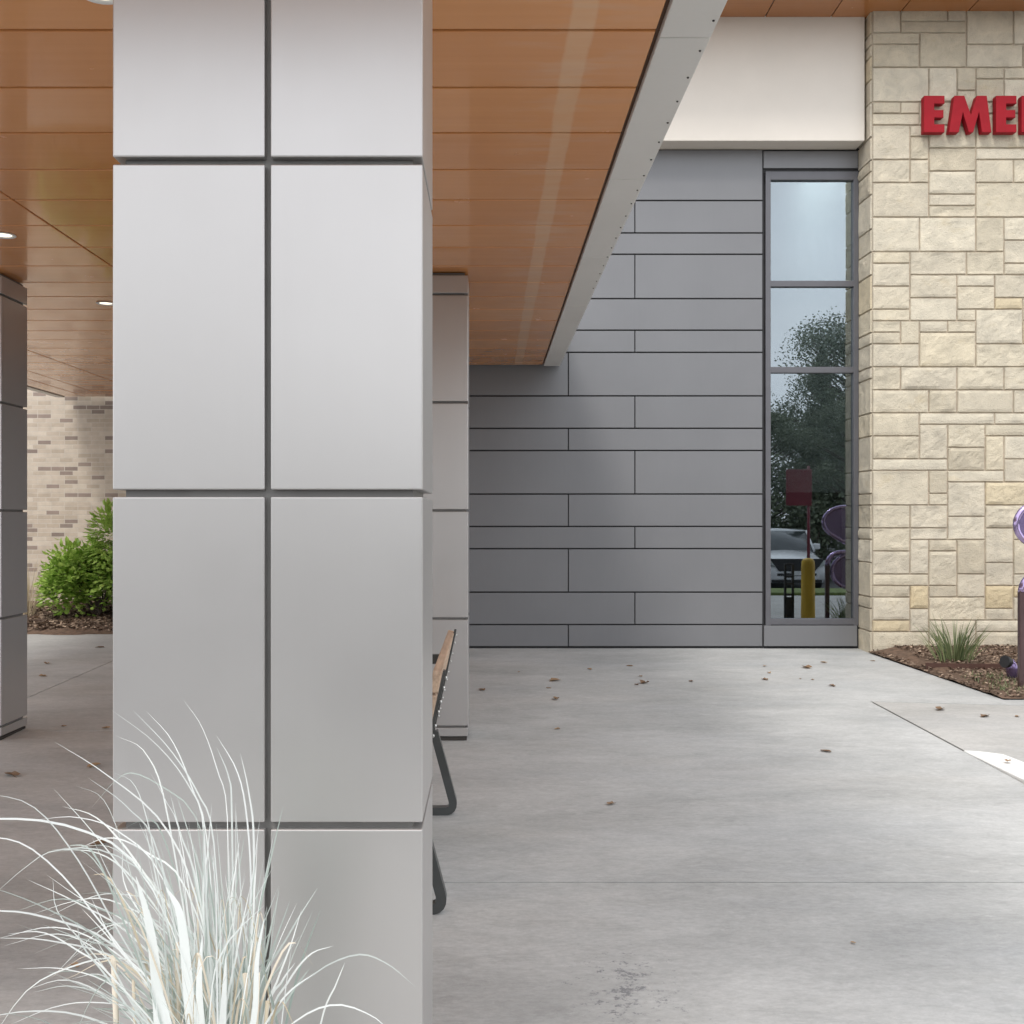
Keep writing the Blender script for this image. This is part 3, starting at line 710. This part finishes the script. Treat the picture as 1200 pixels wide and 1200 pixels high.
TR = [[(130,832),(180,872),(218,922),(240,985),(252,1200)], [(68,868),(125,905),(190,962),(230,1050),(258,1200)], [(57,883),(98,904),(128,960),(160,1050),(212,1200)],
 [(100,883),(148,898),(186,965),(235,1200)], [(-12,957),(35,927),(70,921),(130,934),(190,975),(240,1080),(262,1200)], [(27,941),(62,935),(100,958),(150,1040),(228,1200)],
 [(43,961),(90,958),(140,975),(192,1030),(246,1200)], [(35,942),(100,990),(165,1055),(240,1200)], [(-10,1001),(40,1008),(85,1036),(140,1090),(232,1200)],
 [(-20,1037),(40,1031),(90,1048),(150,1090),(226,1200)], [(-15,1053),(50,1050),(100,1070),(155,1120),(222,1200)], [(-20,1120),(50,1094),(100,1089),(165,1108),(218,1150),(256,1240)],
 [(-20,1140),(50,1105),(100,1096),(145,1108),(214,1210)], [(5,1203),(50,1142),(100,1118),(148,1114),(205,1142),(246,1215)], [(-15,1160),(45,1149),(105,1165),(175,1215),(225,1290)],
 [(-15,1175),(50,1168),(112,1180),(180,1225),(232,1310)], [(8,1203),(60,1183),(105,1179),(160,1192),(222,1240),(246,1320)], [(245,868),(270,910),(281,960),(286,1050),(282,1200)],
 [(272,892),(282,940),(288,1005),(285,1200)], [(293,938),(293,1000),(289,1080),(284,1200)], [(267,922),(258,980),(248,1045),(250,1200)], [(348,995),(318,1027),(298,1055),(282,1100),(270,1220)],
 [(350,1073),(336,1118),(320,1160),(302,1215)], [(388,1094),(355,1125),(326,1168),(300,1225)], [(381,1136),(352,1146),(326,1178),(302,1230)], [(463,1203),(442,1181),(400,1166),(358,1180),(315,1222),(292,1290)],
 [(478,1215),(440,1184),(402,1170),(352,1186),(312,1230)], [(396,1153),(385,1180),(366,1230)], [(188,897),(201,930),(216,985),(238,1200)], [(148,882),(182,920),(210,980),(250,1200)], [(210,922),(221,970),(240,1030),(262,1200)],
 [(193,945),(202,992),(242,1200)], [(228,897),(243,935),(248,980),(256,1200)], [(272,920),(268,990),(270,1200)], [(300,985),(297,1060),(290,1200)], [(15,1057),(70,1080),(150,1110),(235,1220)], [(26,1071),(80,1084),(150,1122),(228,1220)],
 [(36,1028),(90,1062),(150,1110),(226,1220)], [(90,1068),(130,1100),(180,1150),(235,1240)], [(72,1125),(120,1160),(170,1200),(226,1280)], [(14,1141),(70,1143),(130,1168),(215,1250)], [(112,978),(142,1040),(190,1110),(240,1220)],
 [(98,1000),(104,1040),(150,1100),(226,1220)], [(180,1000),(150,1010),(118,1018),(108,1040)], [(318,1150),(322,1080),(330,1040)]]
TR = TR[:-2]
for t in TR: grassblade(t, random.uniform(0.0012, 0.0021), tint=random.uniform(.6, 1))
for k in range(46):        # their neighbours
    t = random.choice(TR[:17] + TR[35:43]); sx, ox, oy = random.uniform(0.55, 1.0), random.gauss(0, 10), random.uniform(0, 60)
    grassblade([(t[-1][0] + (x - t[-1][0]) * sx + ox, y + oy * (1 - i / len(t)) + random.gauss(0, 3)) for i, (x, y) in enumerate(t)], random.uniform(0.0009, 0.0017))
for k in range(125):       # the upright heart of the clump
    b = random.gauss(252, 27); ty = random.uniform(985, 1190) if k % 5 else random.uniform(935, 1010); lean = random.gauss(-14, 22) + (b - 252) * 0.35
    grassblade([(b + lean * 1.4, ty), (b + lean * 0.75, ty + (1200 - ty) * .45), (b, 1215)], random.uniform(0.0010, 0.0028))
for k in range(90):        # fine darker blades
    b = random.gauss(248, 30); ty = random.uniform(1010, 1180); lean = random.gauss(-22, 30) + (b - 248) * 0.3
    grassblade([(b + lean * 1.5, ty), (b + lean * 0.7, ty + (1200 - ty) * .45), (b, 1215)], random.uniform(0.0007, 0.0016), tint=random.uniform(0, 0.6))
for k in range(60):        # short blades in behind
    b = random.gauss(250, 36); ty = random.uniform(1080, 1230); lean = random.gauss(-6, 30)
    grassblade([(b + lean * 1.4, ty), (b + lean * 0.6, ty + (1260 - ty) * .5), (b, 1275)], random.uniform(0.0012, 0.0032), y0=by + random.uniform(0.05, 0.14), tint=random.uniform(0, 0.4))
for t, w in (([(190,996),(204,1050),(212,1120),(217,1210)], 0.0095), ([(222,1008),(238,1040),(246,1120),(252,1210)], 0.009), ([(262,1060),(258,1120),(262,1210)], 0.007), ([(330,1040),(322,1085),(318,1150),(300,1220)], 0.005), ([(205,1090),(222,1150),(232,1220)], 0.007), ([(288,1080),(284,1150),(280,1220)], 0.007)):
    grassblade(t, w, dy=-0.05, y0=by - 0.12, tint=0.9, flat=random.uniform(-0.3, 0.3))
mb.build('blades', M['silver'], og, recalc=False)
mb = MB()
for _ in range(15):
    mb.cur = random.random(); b = Vector((bx + 0.02 + random.uniform(-0.12, 0.13), by - random.uniform(0.0, 0.08), gz(by)))
    mb.tube(arc(b, random.uniform(-0.07, 0.07), 0, random.uniform(0.7, 0.94), random.uniform(-0.1, 0.1), 8), random.uniform(0.0025, 0.005), 7)
mb.build('dry_stalks', M['stalk'], og)
mb = MB()
for k in range(34):
    b = random.gauss(250, 30); ty = random.uniform(1030, 1200); lean = random.gauss(-20, 45)
    grassblade([(b + lean * 1.6, ty + random.uniform(0, 30)), (b + lean * 0.9, ty), (b, 1230)], random.uniform(0.0010, 0.0026), y0=by - 0.06)
mb.build('dead_blades', M['stalk'], og, recalc=False)

def shrub(name, base, rx, ry, h, n, mat, label, cat, L=(0.07, 0.13), lobes=9, seed=1):
    random.seed(seed)
    t = thing(name, base, label, cat)
    mb = MB(); st = MB(); base = Vector(base)
    for k in range(lobes):
        a = random.uniform(0, 6.283); q = random.uniform(0.1, 0.8)
        tip = base + Vector((rx * q * math.cos(a), ry * q * math.sin(a), h * random.uniform(0.45, 0.95) * (1 - 0.25 * q)))
        st.tube([base, base.lerp(tip, 0.5) + Vector((0, 0, 0.1 * h)), tip], [0.012, 0.008, 0.004], 6)
        r = random.uniform(0.2, 0.36) * h
        for _ in range(n // lobes):
            d = rdir(-0.5, 1); p = tip + d * r * (0.5 + 0.5 * random.random()) - Vector((0, 0, random.random() * r * 0.9))
            if p.z < base.z + 0.04: p.z = base.z + random.uniform(0.04, 0.2)
            mb.cur = random.random()
            ld = (d * 0.8 + Vector((0, -0.3, random.uniform(-0.7, 0.2)))).normalized(); s = ld.cross(Vector((random.uniform(-.4, .4), random.uniform(-.4, .4), 1))).normalized()
            Lf = random.uniform(*L); leafcard(mb, p, ld, s, Lf, Lf * random.uniform(0.55, 0.75))
    mb.build('foliage', mat, t, recalc=False); st.build('stems', M['bark'], t)
    return t
shrub('shrub', (-5.0, 14.15, gz(14.15) + 0.06), 0.72, 0.42, 1.04, 4200, M['shrub'], 'leafy bright green shrub in the mulch before the tan brick wall', 'shrub', L=(0.06, 0.115), seed=4, lobes=13)
# taller shoots on the right-hand side of the shrub
sh = bpy.data.objects['shrub']
mb = MB(); random.seed(12)
for _ in range(900):
    d = rdir(-0.6, 1); p = Vector((-4.80, 14.05, 1.10)) + Vector((d.x * 0.30, d.y * 0.3, d.z * 0.48)) * (0.4 + 0.6 * random.random())
    mb.cur = random.uniform(0.3, 1); ld = (d + Vector((0, -0.3, -0.4))).normalized(); s = ld.cross(Vector((random.uniform(-.4, .4), .2, 1))).normalized()
    Lf = random.uniform(0.06, 0.11); leafcard(mb, p, ld, s, Lf, Lf * 0.5)
mb.build('upper_foliage', M['shrub'], sh, recalc=False)

def tuft(name, base, n, L, spread, mat, w, label, cat, seed, curl=(0.2, 0.9), th=(0.0, 0.5)):
    random.seed(seed); t = thing(name, base, label, cat); mb = MB()
    for _ in range(n):
        a = random.uniform(0, 6.283); b = Vector(base) + Vector((math.cos(a), math.sin(a), 0)) * spread * random.random()
        mb.cur = random.random(); tw = random.uniform(-0.6, 0.6)
        blade(mb, arc(b, random.uniform(*th), a, random.uniform(*L), random.uniform(*curl), 8), random.uniform(*w), Vector((math.cos(tw), math.sin(tw), 0)))
    mb.build('blades', mat, t, recalc=False); return t
tuft('strap_plant', (4.40, 10.5, gz(10.5) + 0.05), 120, (0.26, 0.52), 0.15, M['strap'], (0.003, 0.0065), 'clump of green strap leaves in mulch against the limestone wall', 'plant', 31)
tuft('dry_grass', (-5.98, 14.3, gz(14.3) + 0.06), 70, (0.35, 0.95), 0.12, M['straw'], (0.002, 0.005), 'straw coloured dry grass tuft at the left of the green shrub', 'dry grass', 35, th=(0, 0.3))

random.seed(90); mb = MB()
for _ in range(700):
    x, y = random.uniform(4.18, 5.2), random.uniform(8.98, 9.9) 
    if random.random() > math.exp(-((x - 4.42) / .32) ** 2): continue
    mb.cur = random.random(); tw = random.uniform(-1, 1)
    blade(mb, arc((x, y, gz(y) + 0.02), random.uniform(0, .7), random.uniform(0, 6.28), random.uniform(.03, .09), .6, 5), random.uniform(.0015, .004), Vector((math.cos(tw), math.sin(tw), 0)))
struct(mb.build('weeds', M['strap'], recalc=False), 'stuff')

# ------------------------------------------------------------------ fallen leaves
random.seed(77)
def leaf(px, py, size, label, z=0.0, hue=None):
    c = G(px, py); mb = MB(); a = random.uniform(0, 6.283); n = 11; cup = random.uniform(0.25, 0.55)
    mb.cur = random.random() if hue is None else hue
    ring = []
    for k in range(n):
        t = 2 * math.pi * k / n; r = size * (0.8 + 0.2 * (k % 2)) * random.uniform(0.7, 1.1)
        x, y = r * math.cos(t), r * 0.58 * math.sin(t)
        ring.append(Vector((x * math.cos(a) - y * math.sin(a), x * math.sin(a) + y * math.cos(a), 0.004 + cup * (abs(y) * 0.9 + random.random() * size * 0.4))))
    m = mb.v(c + Vector((0, 0, 0.004 + z))); vs = [mb.v(c + q + Vector((0, 0, z))) for q in ring]
    for k in range(n): mb.bm.faces.new((vs[k], vs[(k + 1) % n], m))
    st = ring[0]; mb.tube([c + Vector((0, 0, 0.006 + z)), c - st * 1.1 + Vector((0, 0, 0.012 + z))], size * 0.03, 5)
    o = mb.build('fallen_leaf', M['dry_leaf'], recalc=False)
    o.data.transform(Matrix.Translation(-c)); o.location = c
    tag(o, label, 'leaf', 'fallen leaves on the concrete')
D = 'dry brown leaf on the concrete, '
LV = [(565, 809, .055, 'curled tan leaf on the concrete just right of the far silver column base'),
 (650, 798, .075, 'thick folded brown leaf on concrete, the largest before the middle of the grey wall'),
 (652, 820, .06, 'curled leaf with pale edge, directly below the largest leaf by the grey wall'),
 (643, 807, .028, 'dark scrap of leaf between the two big folded leaves before the grey wall'),
 (691, 785, .035, 'small brown leaf fragment right of and behind the thick folded leaf'),
 (738, 781, .038, 'flat dark leaf lying closest to the grey panels near the wall centre'),
 (751, 793, .035, 'flat dark leaf just behind the wide reddish leaf below the wall centre'),
 (755, 801, .06, 'wide reddish leaf on concrete below the centre of the grey wall'),
 (746, 803, .03, 'small dark scrap touching the left of the wide reddish leaf'),
 (608, 788, .025, 'small dark leaf speck behind and right of the curled tan leaf'),
 (653, 855, .03, 'thin brown leaf scrap alone in front of the two folded leaves'),
 (716, 943, .034, 'small dark leaf lying alone in the middle of the empty drive'),
 (810, 799, .035, 'greyish leaf alone between the wall centre leaves and the window leaves'),
 (896, 781, .036, 'flat brown leaf nearest the grey wall left of the window'),
 (901, 789, .038, 'upturned brown leaf below the left jamb of the window'),
 (896, 797, .04, 'flat brown leaf, frontmost of three stacked left of the window'),
 (945, 783, .075, 'broad ragged brown leaf on concrete below the middle of the window'),
 (966, 777, .05, 'pale upturned leaf below the right side of the window'),
 (938, 796, .022, 'left one of two tiny leaf specks in front of the ragged leaf'),
 (952, 797, .024, 'right one of two tiny leaf specks in front of the ragged leaf'),
 (975, 804, .05, 'reddish upturned leaf in front of the window near the stone corner'),
 (1023, 775, .032, 'brown leaf on the paving in front of the limestone corner'),
 (968, 881, .045, 'dark curled leaf alone on the drive, left of the white curb'),
 (1102, 832, .065, 'long flat reddish leaf on the walk, left of two more by the mulch'),
 (1154, 840, .06, 'reddish leaf on the walk, middle of three in front of the mulch'),
 (1192, 840, .035, 'reddish leaf at the right photo edge in front of the dark post'),
 (14, 909, .07, 'orange brown leaf near the foot of the brownish left column'),
 (55, 778, .055, 'dark leaf on the left walk, farther of two beside the left column'),
 (50, 793, .05, 'dark leaf on the left walk, nearer of two beside the left column'),
 (117, 759, .055, 'dark leaf on the left walk nearest to the green shrub'),
 (74, 852, .035, 'dark leaf on the joint right of the brownish left column'),
 (124, 854, .04, 'thin dark leaf on the joint beside the edge of the foreground column'),
 (110, 899, .055, 'reddish leaf behind the uppermost white grass blades'),
 (117, 991, .055, 'orange leaf on the walk behind the arching white grass'),
 (87, 1134, .028, 'black scrap on the concrete seen through the arching white grass'),
 (1000, 1106, .012, 'tiny dark scrap lying near the front right of the drive')]
for px, py, s, l in LV: leaf(px, py, s, l)
c = G(1180, 900)
leaf(1181, 897, .04, 'tan leaf lying on the white painted curb', z=0.022, hue=0.55)

# ------------------------------------------------------------------ right-hand bed objects
Ysc = 9.3
zg = gz(Ysc)
sc = thing('sculpture', (5.06, Ysc, zg), 'glossy purple metal sculpture with rounded lobes on a dark post by the limestone wall', 'sculpture')
def lobe(cx, cz, rx, rz, tipx, tipz):
    pts = []
    for k in range(36):
        a = 2 * math.pi * k / 36; x, z = cx + rx * math.cos(a), cz + rz * math.sin(a)
        d = Vector((tipx - cx, tipz - cz)).normalized(); u = d.x * math.cos(a) + d.y * math.sin(a)
        if u > 0:
            k2 = u ** 3; x += (tipx - cx - d.x * rx) * k2 * 0.9; z += (tipz - cz - d.y * rz) * k2 * 0.9
        pts.append((x, z))
    return pts
for sgn in (1, -1):
    for (cx, cz, rx, rz, tx, tz) in ((-0.363, 1.35, 0.285, 0.205, -0.05, 0.98), (-0.30, 0.70, 0.235, 0.215, -0.05, 0.93)):
        l = [(5.06 + sgn * x, z) for x, z in lobe(cx, cz, rx, rz, tx, tz)]
        q = MB(); q.tube([(x, Ysc, z) for x, z in l], 0.027, 12, closed=True, up=Vector((0, 1, 0))); w = q.build('lobe_rim', M['purple'], sc)
        q = MB(); q.prism(l, 'y', Ysc - 0.008, Ysc + 0.008); q.build('lobe_panel', M['purple_dark'], w)
    q = MB(); x = 5.06 - sgn * 0.60; q.box((x - 0.028, Ysc - 0.027, zg - 0.02), (x + 0.028, Ysc + 0.027, 0.80), 0.012, 3); q.build('post', M['post'], sc)
    q = MB(); q.tube([(x + sgn * (0.17 - 0.17 * math.cos(R(a))), Ysc, 0.78 + 0.17 * math.sin(R(a))) for a in range(0, 91, 10)] + [(5.06 - sgn * 0.04, Ysc, 0.97)], 0.032, 12, up=Vector((0, 1, 0))); q.build('arch', M['purple'], sc)
q = MB(); q.tube([(5.06, Ysc, zg), (5.06, Ysc, 0.6), (5.06, Ysc, 1.3)], [0.05, 0.06, 0.035], 14); q.build('stem', M['post'], sc)
sp = thing('spotlight', (4.50, 9.75, gz(9.75)), 'small black and purple ground spotlight beside the dark post', 'spotlight')
q = MB(); q.tube([(4.50, 9.7, gz(9.75) + 0.19), (4.525, 9.71, gz(9.75) + 0.185), (4.555, 9.725, gz(9.75) + 0.18)], [0.055, 0.052, 0.042], 16); q.build('lamp_head', M['black'], sp)
q = MB(); q.tube([(4.555, 9.725, gz(9.75) + 0.18), (4.59, 9.75, gz(9.75) + 0.12), (4.605, 9.75, gz(9.75) - 0.02)], [0.046, 0.055, 0.04], 14); q.build('body', M['purple_dark'], sp)
q = MB()
pts = [Vector((4.06 + 0.1 * k, 10.33 - 0.012 * k + 0.012 * math.sin(k * 1.3), gz(10.3) + 0.05)) for k in range(40)]
q.tube(pts, 0, rect=(0.012, 0.035)); tag(q.build('bed_edging', M['edging']), 'dark rusty edging strip dividing the mulch bed below the limestone wall', 'edging')

# ------------------------------------------------------------------ what the window mirrors: behind the camera on the right
q = MB(); x, y = 4.50, 8.28; q.lathe([(0.098, -0.02), (0.096, 0.3), (0.094, 0.80), (0.090, 0.86), (0.07, 0.895), (0.03, 0.91)], (x, y, gz(y)), 28)
bo = thing('bollard', (x, y, gz(y)), 'yellow bollard on the walk, reflected in the lowest window pane', 'bollard'); q.build('sleeve', M['yellow'], bo)
x, y = 4.32, 7.95; rk = thing('rack', (x, y, gz(y)), 'narrow black steel rack on the walk, reflected in the window beside the yellow bollard', 'rack')
q = MB()
for dx in (-0.055, 0.055):
    q = MB(); q.box((x + dx - 0.016, y - 0.02, gz(y)), (x + dx + 0.016, y + 0.02, gz(y) + 0.82), 0.004); q.build('upright', M['black'], rk)
for z in (0.36, 0.52, 0.62, 0.80):
    q = MB(); q.box((x - 0.04, y - 0.016, gz(y) + z), (x + 0.04, y + 0.016, gz(y) + z + 0.03), 0.003); q.build('crossbar', M['black'], rk)
q = MB(); q.box((x - 0.04, y - 0.01, gz(y) + .02), (x + 0.04, y + 0.01, gz(y) + .34)); q.build('plate', M['black'], rk)
x, y = 6.34, 1.9; sg = thing('sign_post', (x, y, gz(y)), 'maroon sign board on a thin maroon post, reflected in the window above the car', 'sign')
q = MB(); q.tube([(x, y, gz(y)), (x, y, 2.45)], 0.03, 10); q.build('post', M['maroon'], sg)
q = MB(); q.box((x - 0.46, y + 0.035, 1.66), (x + 0.05, y + 0.055, 2.38), 0.006); q.build('board', M['maroon'], sg)

# car
cx, cy = 8.85, -8.0; g0 = gz(-8) - 0.03
car = thing('parked_car', (cx, cy - 2.3, g0), 'white sedan parked facing the building, reflected in the lowest window pane', 'car')
def loft(mb, secs, cap=True):
    rings = [[mb.v(p) for p in s] for s in secs]; n = len(rings[0])
    for a, b in zip(rings, rings[1:]):
        for k in range(n): mb.bm.faces.new((a[k], a[(k + 1) % n], b[(k + 1) % n], b[k])).smooth = True
    if cap: mb.bm.faces.new(rings[0][::-1]); mb.bm.faces.new(rings[-1])
def sect(y, zb, zt, w, wt):
    r = [(-w * .93, zb), (-w, zb + 0.14), (-w * 1.0, zb + (zt - zb) * .55), (-wt, zt - 0.05), (-wt * .86, zt), (0, zt + 0.025)]
    pts = r + [(-a, b) for a, b in r[-2::-1]]
    return [(cx + a, cy - y, g0 + b) for a, b in pts]
q = MB(); loft(q, [sect(0.0, .30, .60, .62, .56), sect(.05, .22, .68, .78, .70), sect(.25, .18, .77, .89, .78), sect(.7, .18, .84, .92, .80), sect(1.25, .18, .92, .925, .84), sect(2.4, .18, .95, .925, .86), sect(3.8, .18, .97, .92, .85), sect(4.5, .20, .98, .88, .78), sect(4.75, .28, .90, .78, .66)])
body = q.build('body', M['car_paint'], car)
def gsect(y, z0, z1, w0, w1): return [(cx - w0, cy - y, g0 + z0), (cx - w1, cy - y, g0 + z1), (cx + w1, cy - y, g0 + z1), (cx + w0, cy - y, g0 + z0)]
q = MB(); loft(q, [gsect(1.2, .88, .90, .82, .80), gsect(1.95, .90, 1.40, .87, .80), gsect(3.2, .92, 1.42, .87, .80), gsect(4.3, .94, .98, .76, .70)]); q.build('windows', M['car_glass'], car)
q = MB(); loft(q, [[(cx - .80, cy - 1.95, g0 + 1.36), (cx - .82, cy - 1.97, g0 + 1.405), (cx, cy - 1.99, g0 + 1.44), (cx + .82, cy - 1.97, g0 + 1.405), (cx + .80, cy - 1.95, g0 + 1.36)], [(cx - .82, cy - 2.5, g0 + 1.40), (cx - .82, cy - 2.5, g0 + 1.45), (cx, cy - 2.5, g0 + 1.475), (cx + .82, cy - 2.5, g0 + 1.45), (cx + .82, cy - 2.5, g0 + 1.40)], [(cx - .80, cy - 3.4, g0 + 1.36), (cx - .73, cy - 3.4, g0 + 1.42), (cx, cy - 3.4, g0 + 1.45), (cx + .73, cy - 3.4, g0 + 1.42), (cx + .80, cy - 3.4, g0 + 1.36)]]); q.build('roof', M['car_paint'], car)
for sx in (-1, 1):
    q = MB(); q.tube([(cx + sx * .83, cy - 1.22, g0 + .92), (cx + sx * .80, cy - 1.95, g0 + 1.40)], .032, 8); q.build('pillar', M['car_paint'], car)
    q = MB(); loft(q, [[(cx + sx * a, cy - y, g0 + z) for a, z in ((.52, .66), (.52, .56), (.80, .60), (.84, .72), (.74, .74))] for y in (-.03, .30)]); q.build('headlight', M['lamp_glass'], car)
    q = MB(); q.box((cx + sx * .98 - .11, cy - 1.62, g0 + .95), (cx + sx * .98 + .11, cy - 1.48, g0 + 1.10), 0.04, 3); q.build('side_mirror', M['car_paint'], car)
    for wy in (.92, 3.75):
        q = MB(); q.lathe([(.20, -.10), (.31, -.11), (.335, -.06), (.335, .06), (.31, .11), (.20, .10)], (cx + sx * .80, cy - wy, g0 + .335), 26, 'x'); wh = q.build('wheel', M['tyre'], car)
        q = MB(); q.lathe([(.06, sx * .125), (.12, sx * .12), (.205, sx * .115), (.215, sx * .09)], (cx + sx * .80, cy - wy, g0 + .335), 20, 'x'); q.build('rim', M['rim'], wh)
q = MB(); q.prism([(cx - .50, g0 + .47), (cx + .50, g0 + .47), (cx + .78, g0 + .76), (cx - .78, g0 + .76)], 'y', cy - .30, cy + .035, .01); q.box((cx - .70, cy - .06, g0 + .20), (cx + .70, cy + .025, g0 + .27), .02); q.box((cx - .55, cy - .06, g0 + .36), (cx + .55, cy + .022, g0 + .42), .01); q.build('grille', M['black'], car)
q = MB(); q.box((cx - .16, cy + .02, g0 + .37), (cx + .16, cy + .032, g0 + .49), .004); q.build('licence_plate', M['plate'], car)
car.scale = (1.03, 1.0, 1.22)

def tree(x, y, h, rx, label, seed, conical=False, n=5200, cl=60):
    random.seed(seed); z0 = gz(-9) - 0.03
    t = thing('tree', (x, y, z0), label, 'tree', 'trees beyond the parking area')
    q = MB(); b = Vector((x, y, z0 - .1))
    q.tube([b, b + Vector((.1, 0, h * .35)), b + Vector((0, .1, h * .9))], [h * .022, h * .017, h * .004], 10)
    L = MB()
    for k in range(cl):
        f = random.random()
        if conical: zz = h * (0.12 + .86 * f); r = rx * (1 - f) * random.uniform(.5, 1); cr = .10 * h * (1.1 - f)
        else: zz = h * (0.28 + .64 * f); r = rx * math.sqrt(max(.05, 1 - (2 * f - .85) ** 2 * .75)) * random.uniform(.3, 1); cr = h * random.uniform(.055, .10)
        a = random.uniform(0, 6.283); c = b + Vector((r * math.cos(a), r * math.sin(a), zz))
        q.tube([b + Vector((0, 0, max(.2 * h, zz - r * .6))), c], [h * .006, h * .002], 5)
        base = random.random() * .5
        for _ in range(n // cl):
            d = rdir(); p = c + d * cr * random.random() ** .5; L.cur = base + random.random() * .5
            ld = rdir(-.9, .3); s = ld.cross(rdir()).normalized(); w = random.uniform(.06, .13); leafcard(L, p, ld, s, w, w * .6)
    L.build('crown', M['tree_leaf'], t, recalc=False); q.build('trunk', M['bark'], t)
tree(15.6, -23.5, 11.6, 4.2, 'broad dark tree reflected in the window at the right', 41, n=44000, cl=150)
tree(13.3, -20.5, 9.3, 1.7, 'narrow pointed dark tree reflected in the middle window pane', 42, True, 26000, 120)
tree(9.9, -17.0, 6.3, 2.6, 'low round tree reflected at the left of the lowest window pane', 43, n=24000, cl=90)
tree(12.9, -15.0, 6.6, 2.4, 'low bushy tree reflected behind the maroon sign', 44, n=24000, cl=90)
tree(-9, -24, 9.5, 4.5, 'spreading tree behind the camera on the left', 45, n=9000)
mb = MB(); st = MB(); random.seed(50)
hd = thing('hedge', (12, -14, gz(-9) - .03), 'dark evergreen hedge behind the parked white car, reflected in the window', 'hedge')
for _ in range(13000):
    mb.cur = random.random(); p = Vector((random.uniform(-4, 24), -13.5 + random.uniform(-.7, .7), gz(-9) + random.random() * 2.75 + .2 * math.sin(random.random() * 40)))
    ld = rdir(); leafcard(mb, p, ld, ld.cross(rdir()).normalized(), .17, .10)
mb.build('foliage', M['tree_leaf'], hd, recalc=False)
for k in range(28): st.tube([(-4 + k, -13.5, gz(-9) - .1), (-4 + k + .1, -13.5, gz(-9) + 1.6)], .04, 6)
st.build('stems', M['bark'], hd)

# ------------------------------------------------------------------ sky, sun, camera
SUN_EL, SUN_AZ = 52.0, 205.0      # compass degrees, 0 = +Y (into the picture), clockwise
w = bpy.data.worlds.new('World'); S.world = w; w.use_nodes = True
nd, lk = w.node_tree.nodes, w.node_tree.links
bg = nd['Background']; sky = nd.new('ShaderNodeTexSky'); sky.sky_type = 'NISHITA'; sky.sun_disc = False
sky.sun_elevation = R(SUN_EL); sky.sun_rotation = R(SUN_AZ); sky.air_density = 1.0; sky.dust_density = 2.0
tc = nd.new('ShaderNodeTexCoord'); mp = nd.new('ShaderNodeMapping'); mp.inputs['Scale'].default_value = (1, 1, 2.6); lk.new(tc.outputs['Generated'], mp.inputs[0])
n1 = nd.new('ShaderNodeTexNoise'); n1.inputs['Scale'].default_value = 2.4; n1.inputs['Detail'].default_value = 8; n1.inputs['Roughness'].default_value = 0.55; lk.new(mp.outputs[0], n1.inputs['Vector'])
rp = ramp(nd, [(0.30, (0.75, 0.75, 0.75)), (0.62, (0.97, 0.97, 0.97))]); lk.new(n1.outputs['Fac'], rp.inputs[0])
n2 = nd.new('ShaderNodeTexNoise'); n2.inputs['Scale'].default_value = 1.5; n2.inputs['Detail'].default_value = 6; lk.new(mp.outputs[0], n2.inputs['Vector'])
rc = ramp(nd, [(0.3, (7.6, 7.7, 7.9)), (0.7, (10.6, 10.8, 11.1))]); lk.new(n2.outputs['Fac'], rc.inputs[0])
mx = mixc(nd, lk, rp.outputs[0], sky.outputs[0], rc.outputs[0]); lk.new(mx, bg.inputs[0]); bg.inputs[1].default_value = 0.11
sd = bpy.data.lights.new('sun', 'SUN'); sd.energy = 1.0; sd.angle = R(14); sd.color = (1, 0.96, 0.9)
so = bpy.data.objects.new('sun', sd); COL.objects.link(so)
dirn = Vector((math.sin(R(SUN_AZ)) * math.cos(R(SUN_EL)), math.cos(R(SUN_AZ)) * math.cos(R(SUN_EL)), math.sin(R(SUN_EL))))
so.rotation_euler = (-dirn).to_track_quat('-Z', 'Y').to_euler(); so.location = dirn * 60
cd = bpy.data.cameras.new('camera'); cam = bpy.data.objects.new('camera', cd); COL.objects.link(cam)
cam.location = (0, 0, H); cam.rotation_euler = (R(90), 0, 0)
cd.sensor_width = 36; cd.lens = 36 * F / 1200; cd.shift_x = (600 - CX) / 1200; cd.shift_y = (CY - 600) / 1200
cd.clip_start = 0.05; cd.clip_end = 2000
S.camera = cam
S.view_settings.view_transform = 'Standard'; S.view_settings.look = 'None'; S.view_settings.exposure = 0.88; S.view_settings.gamma = 1
S.cycles.max_bounces = 10
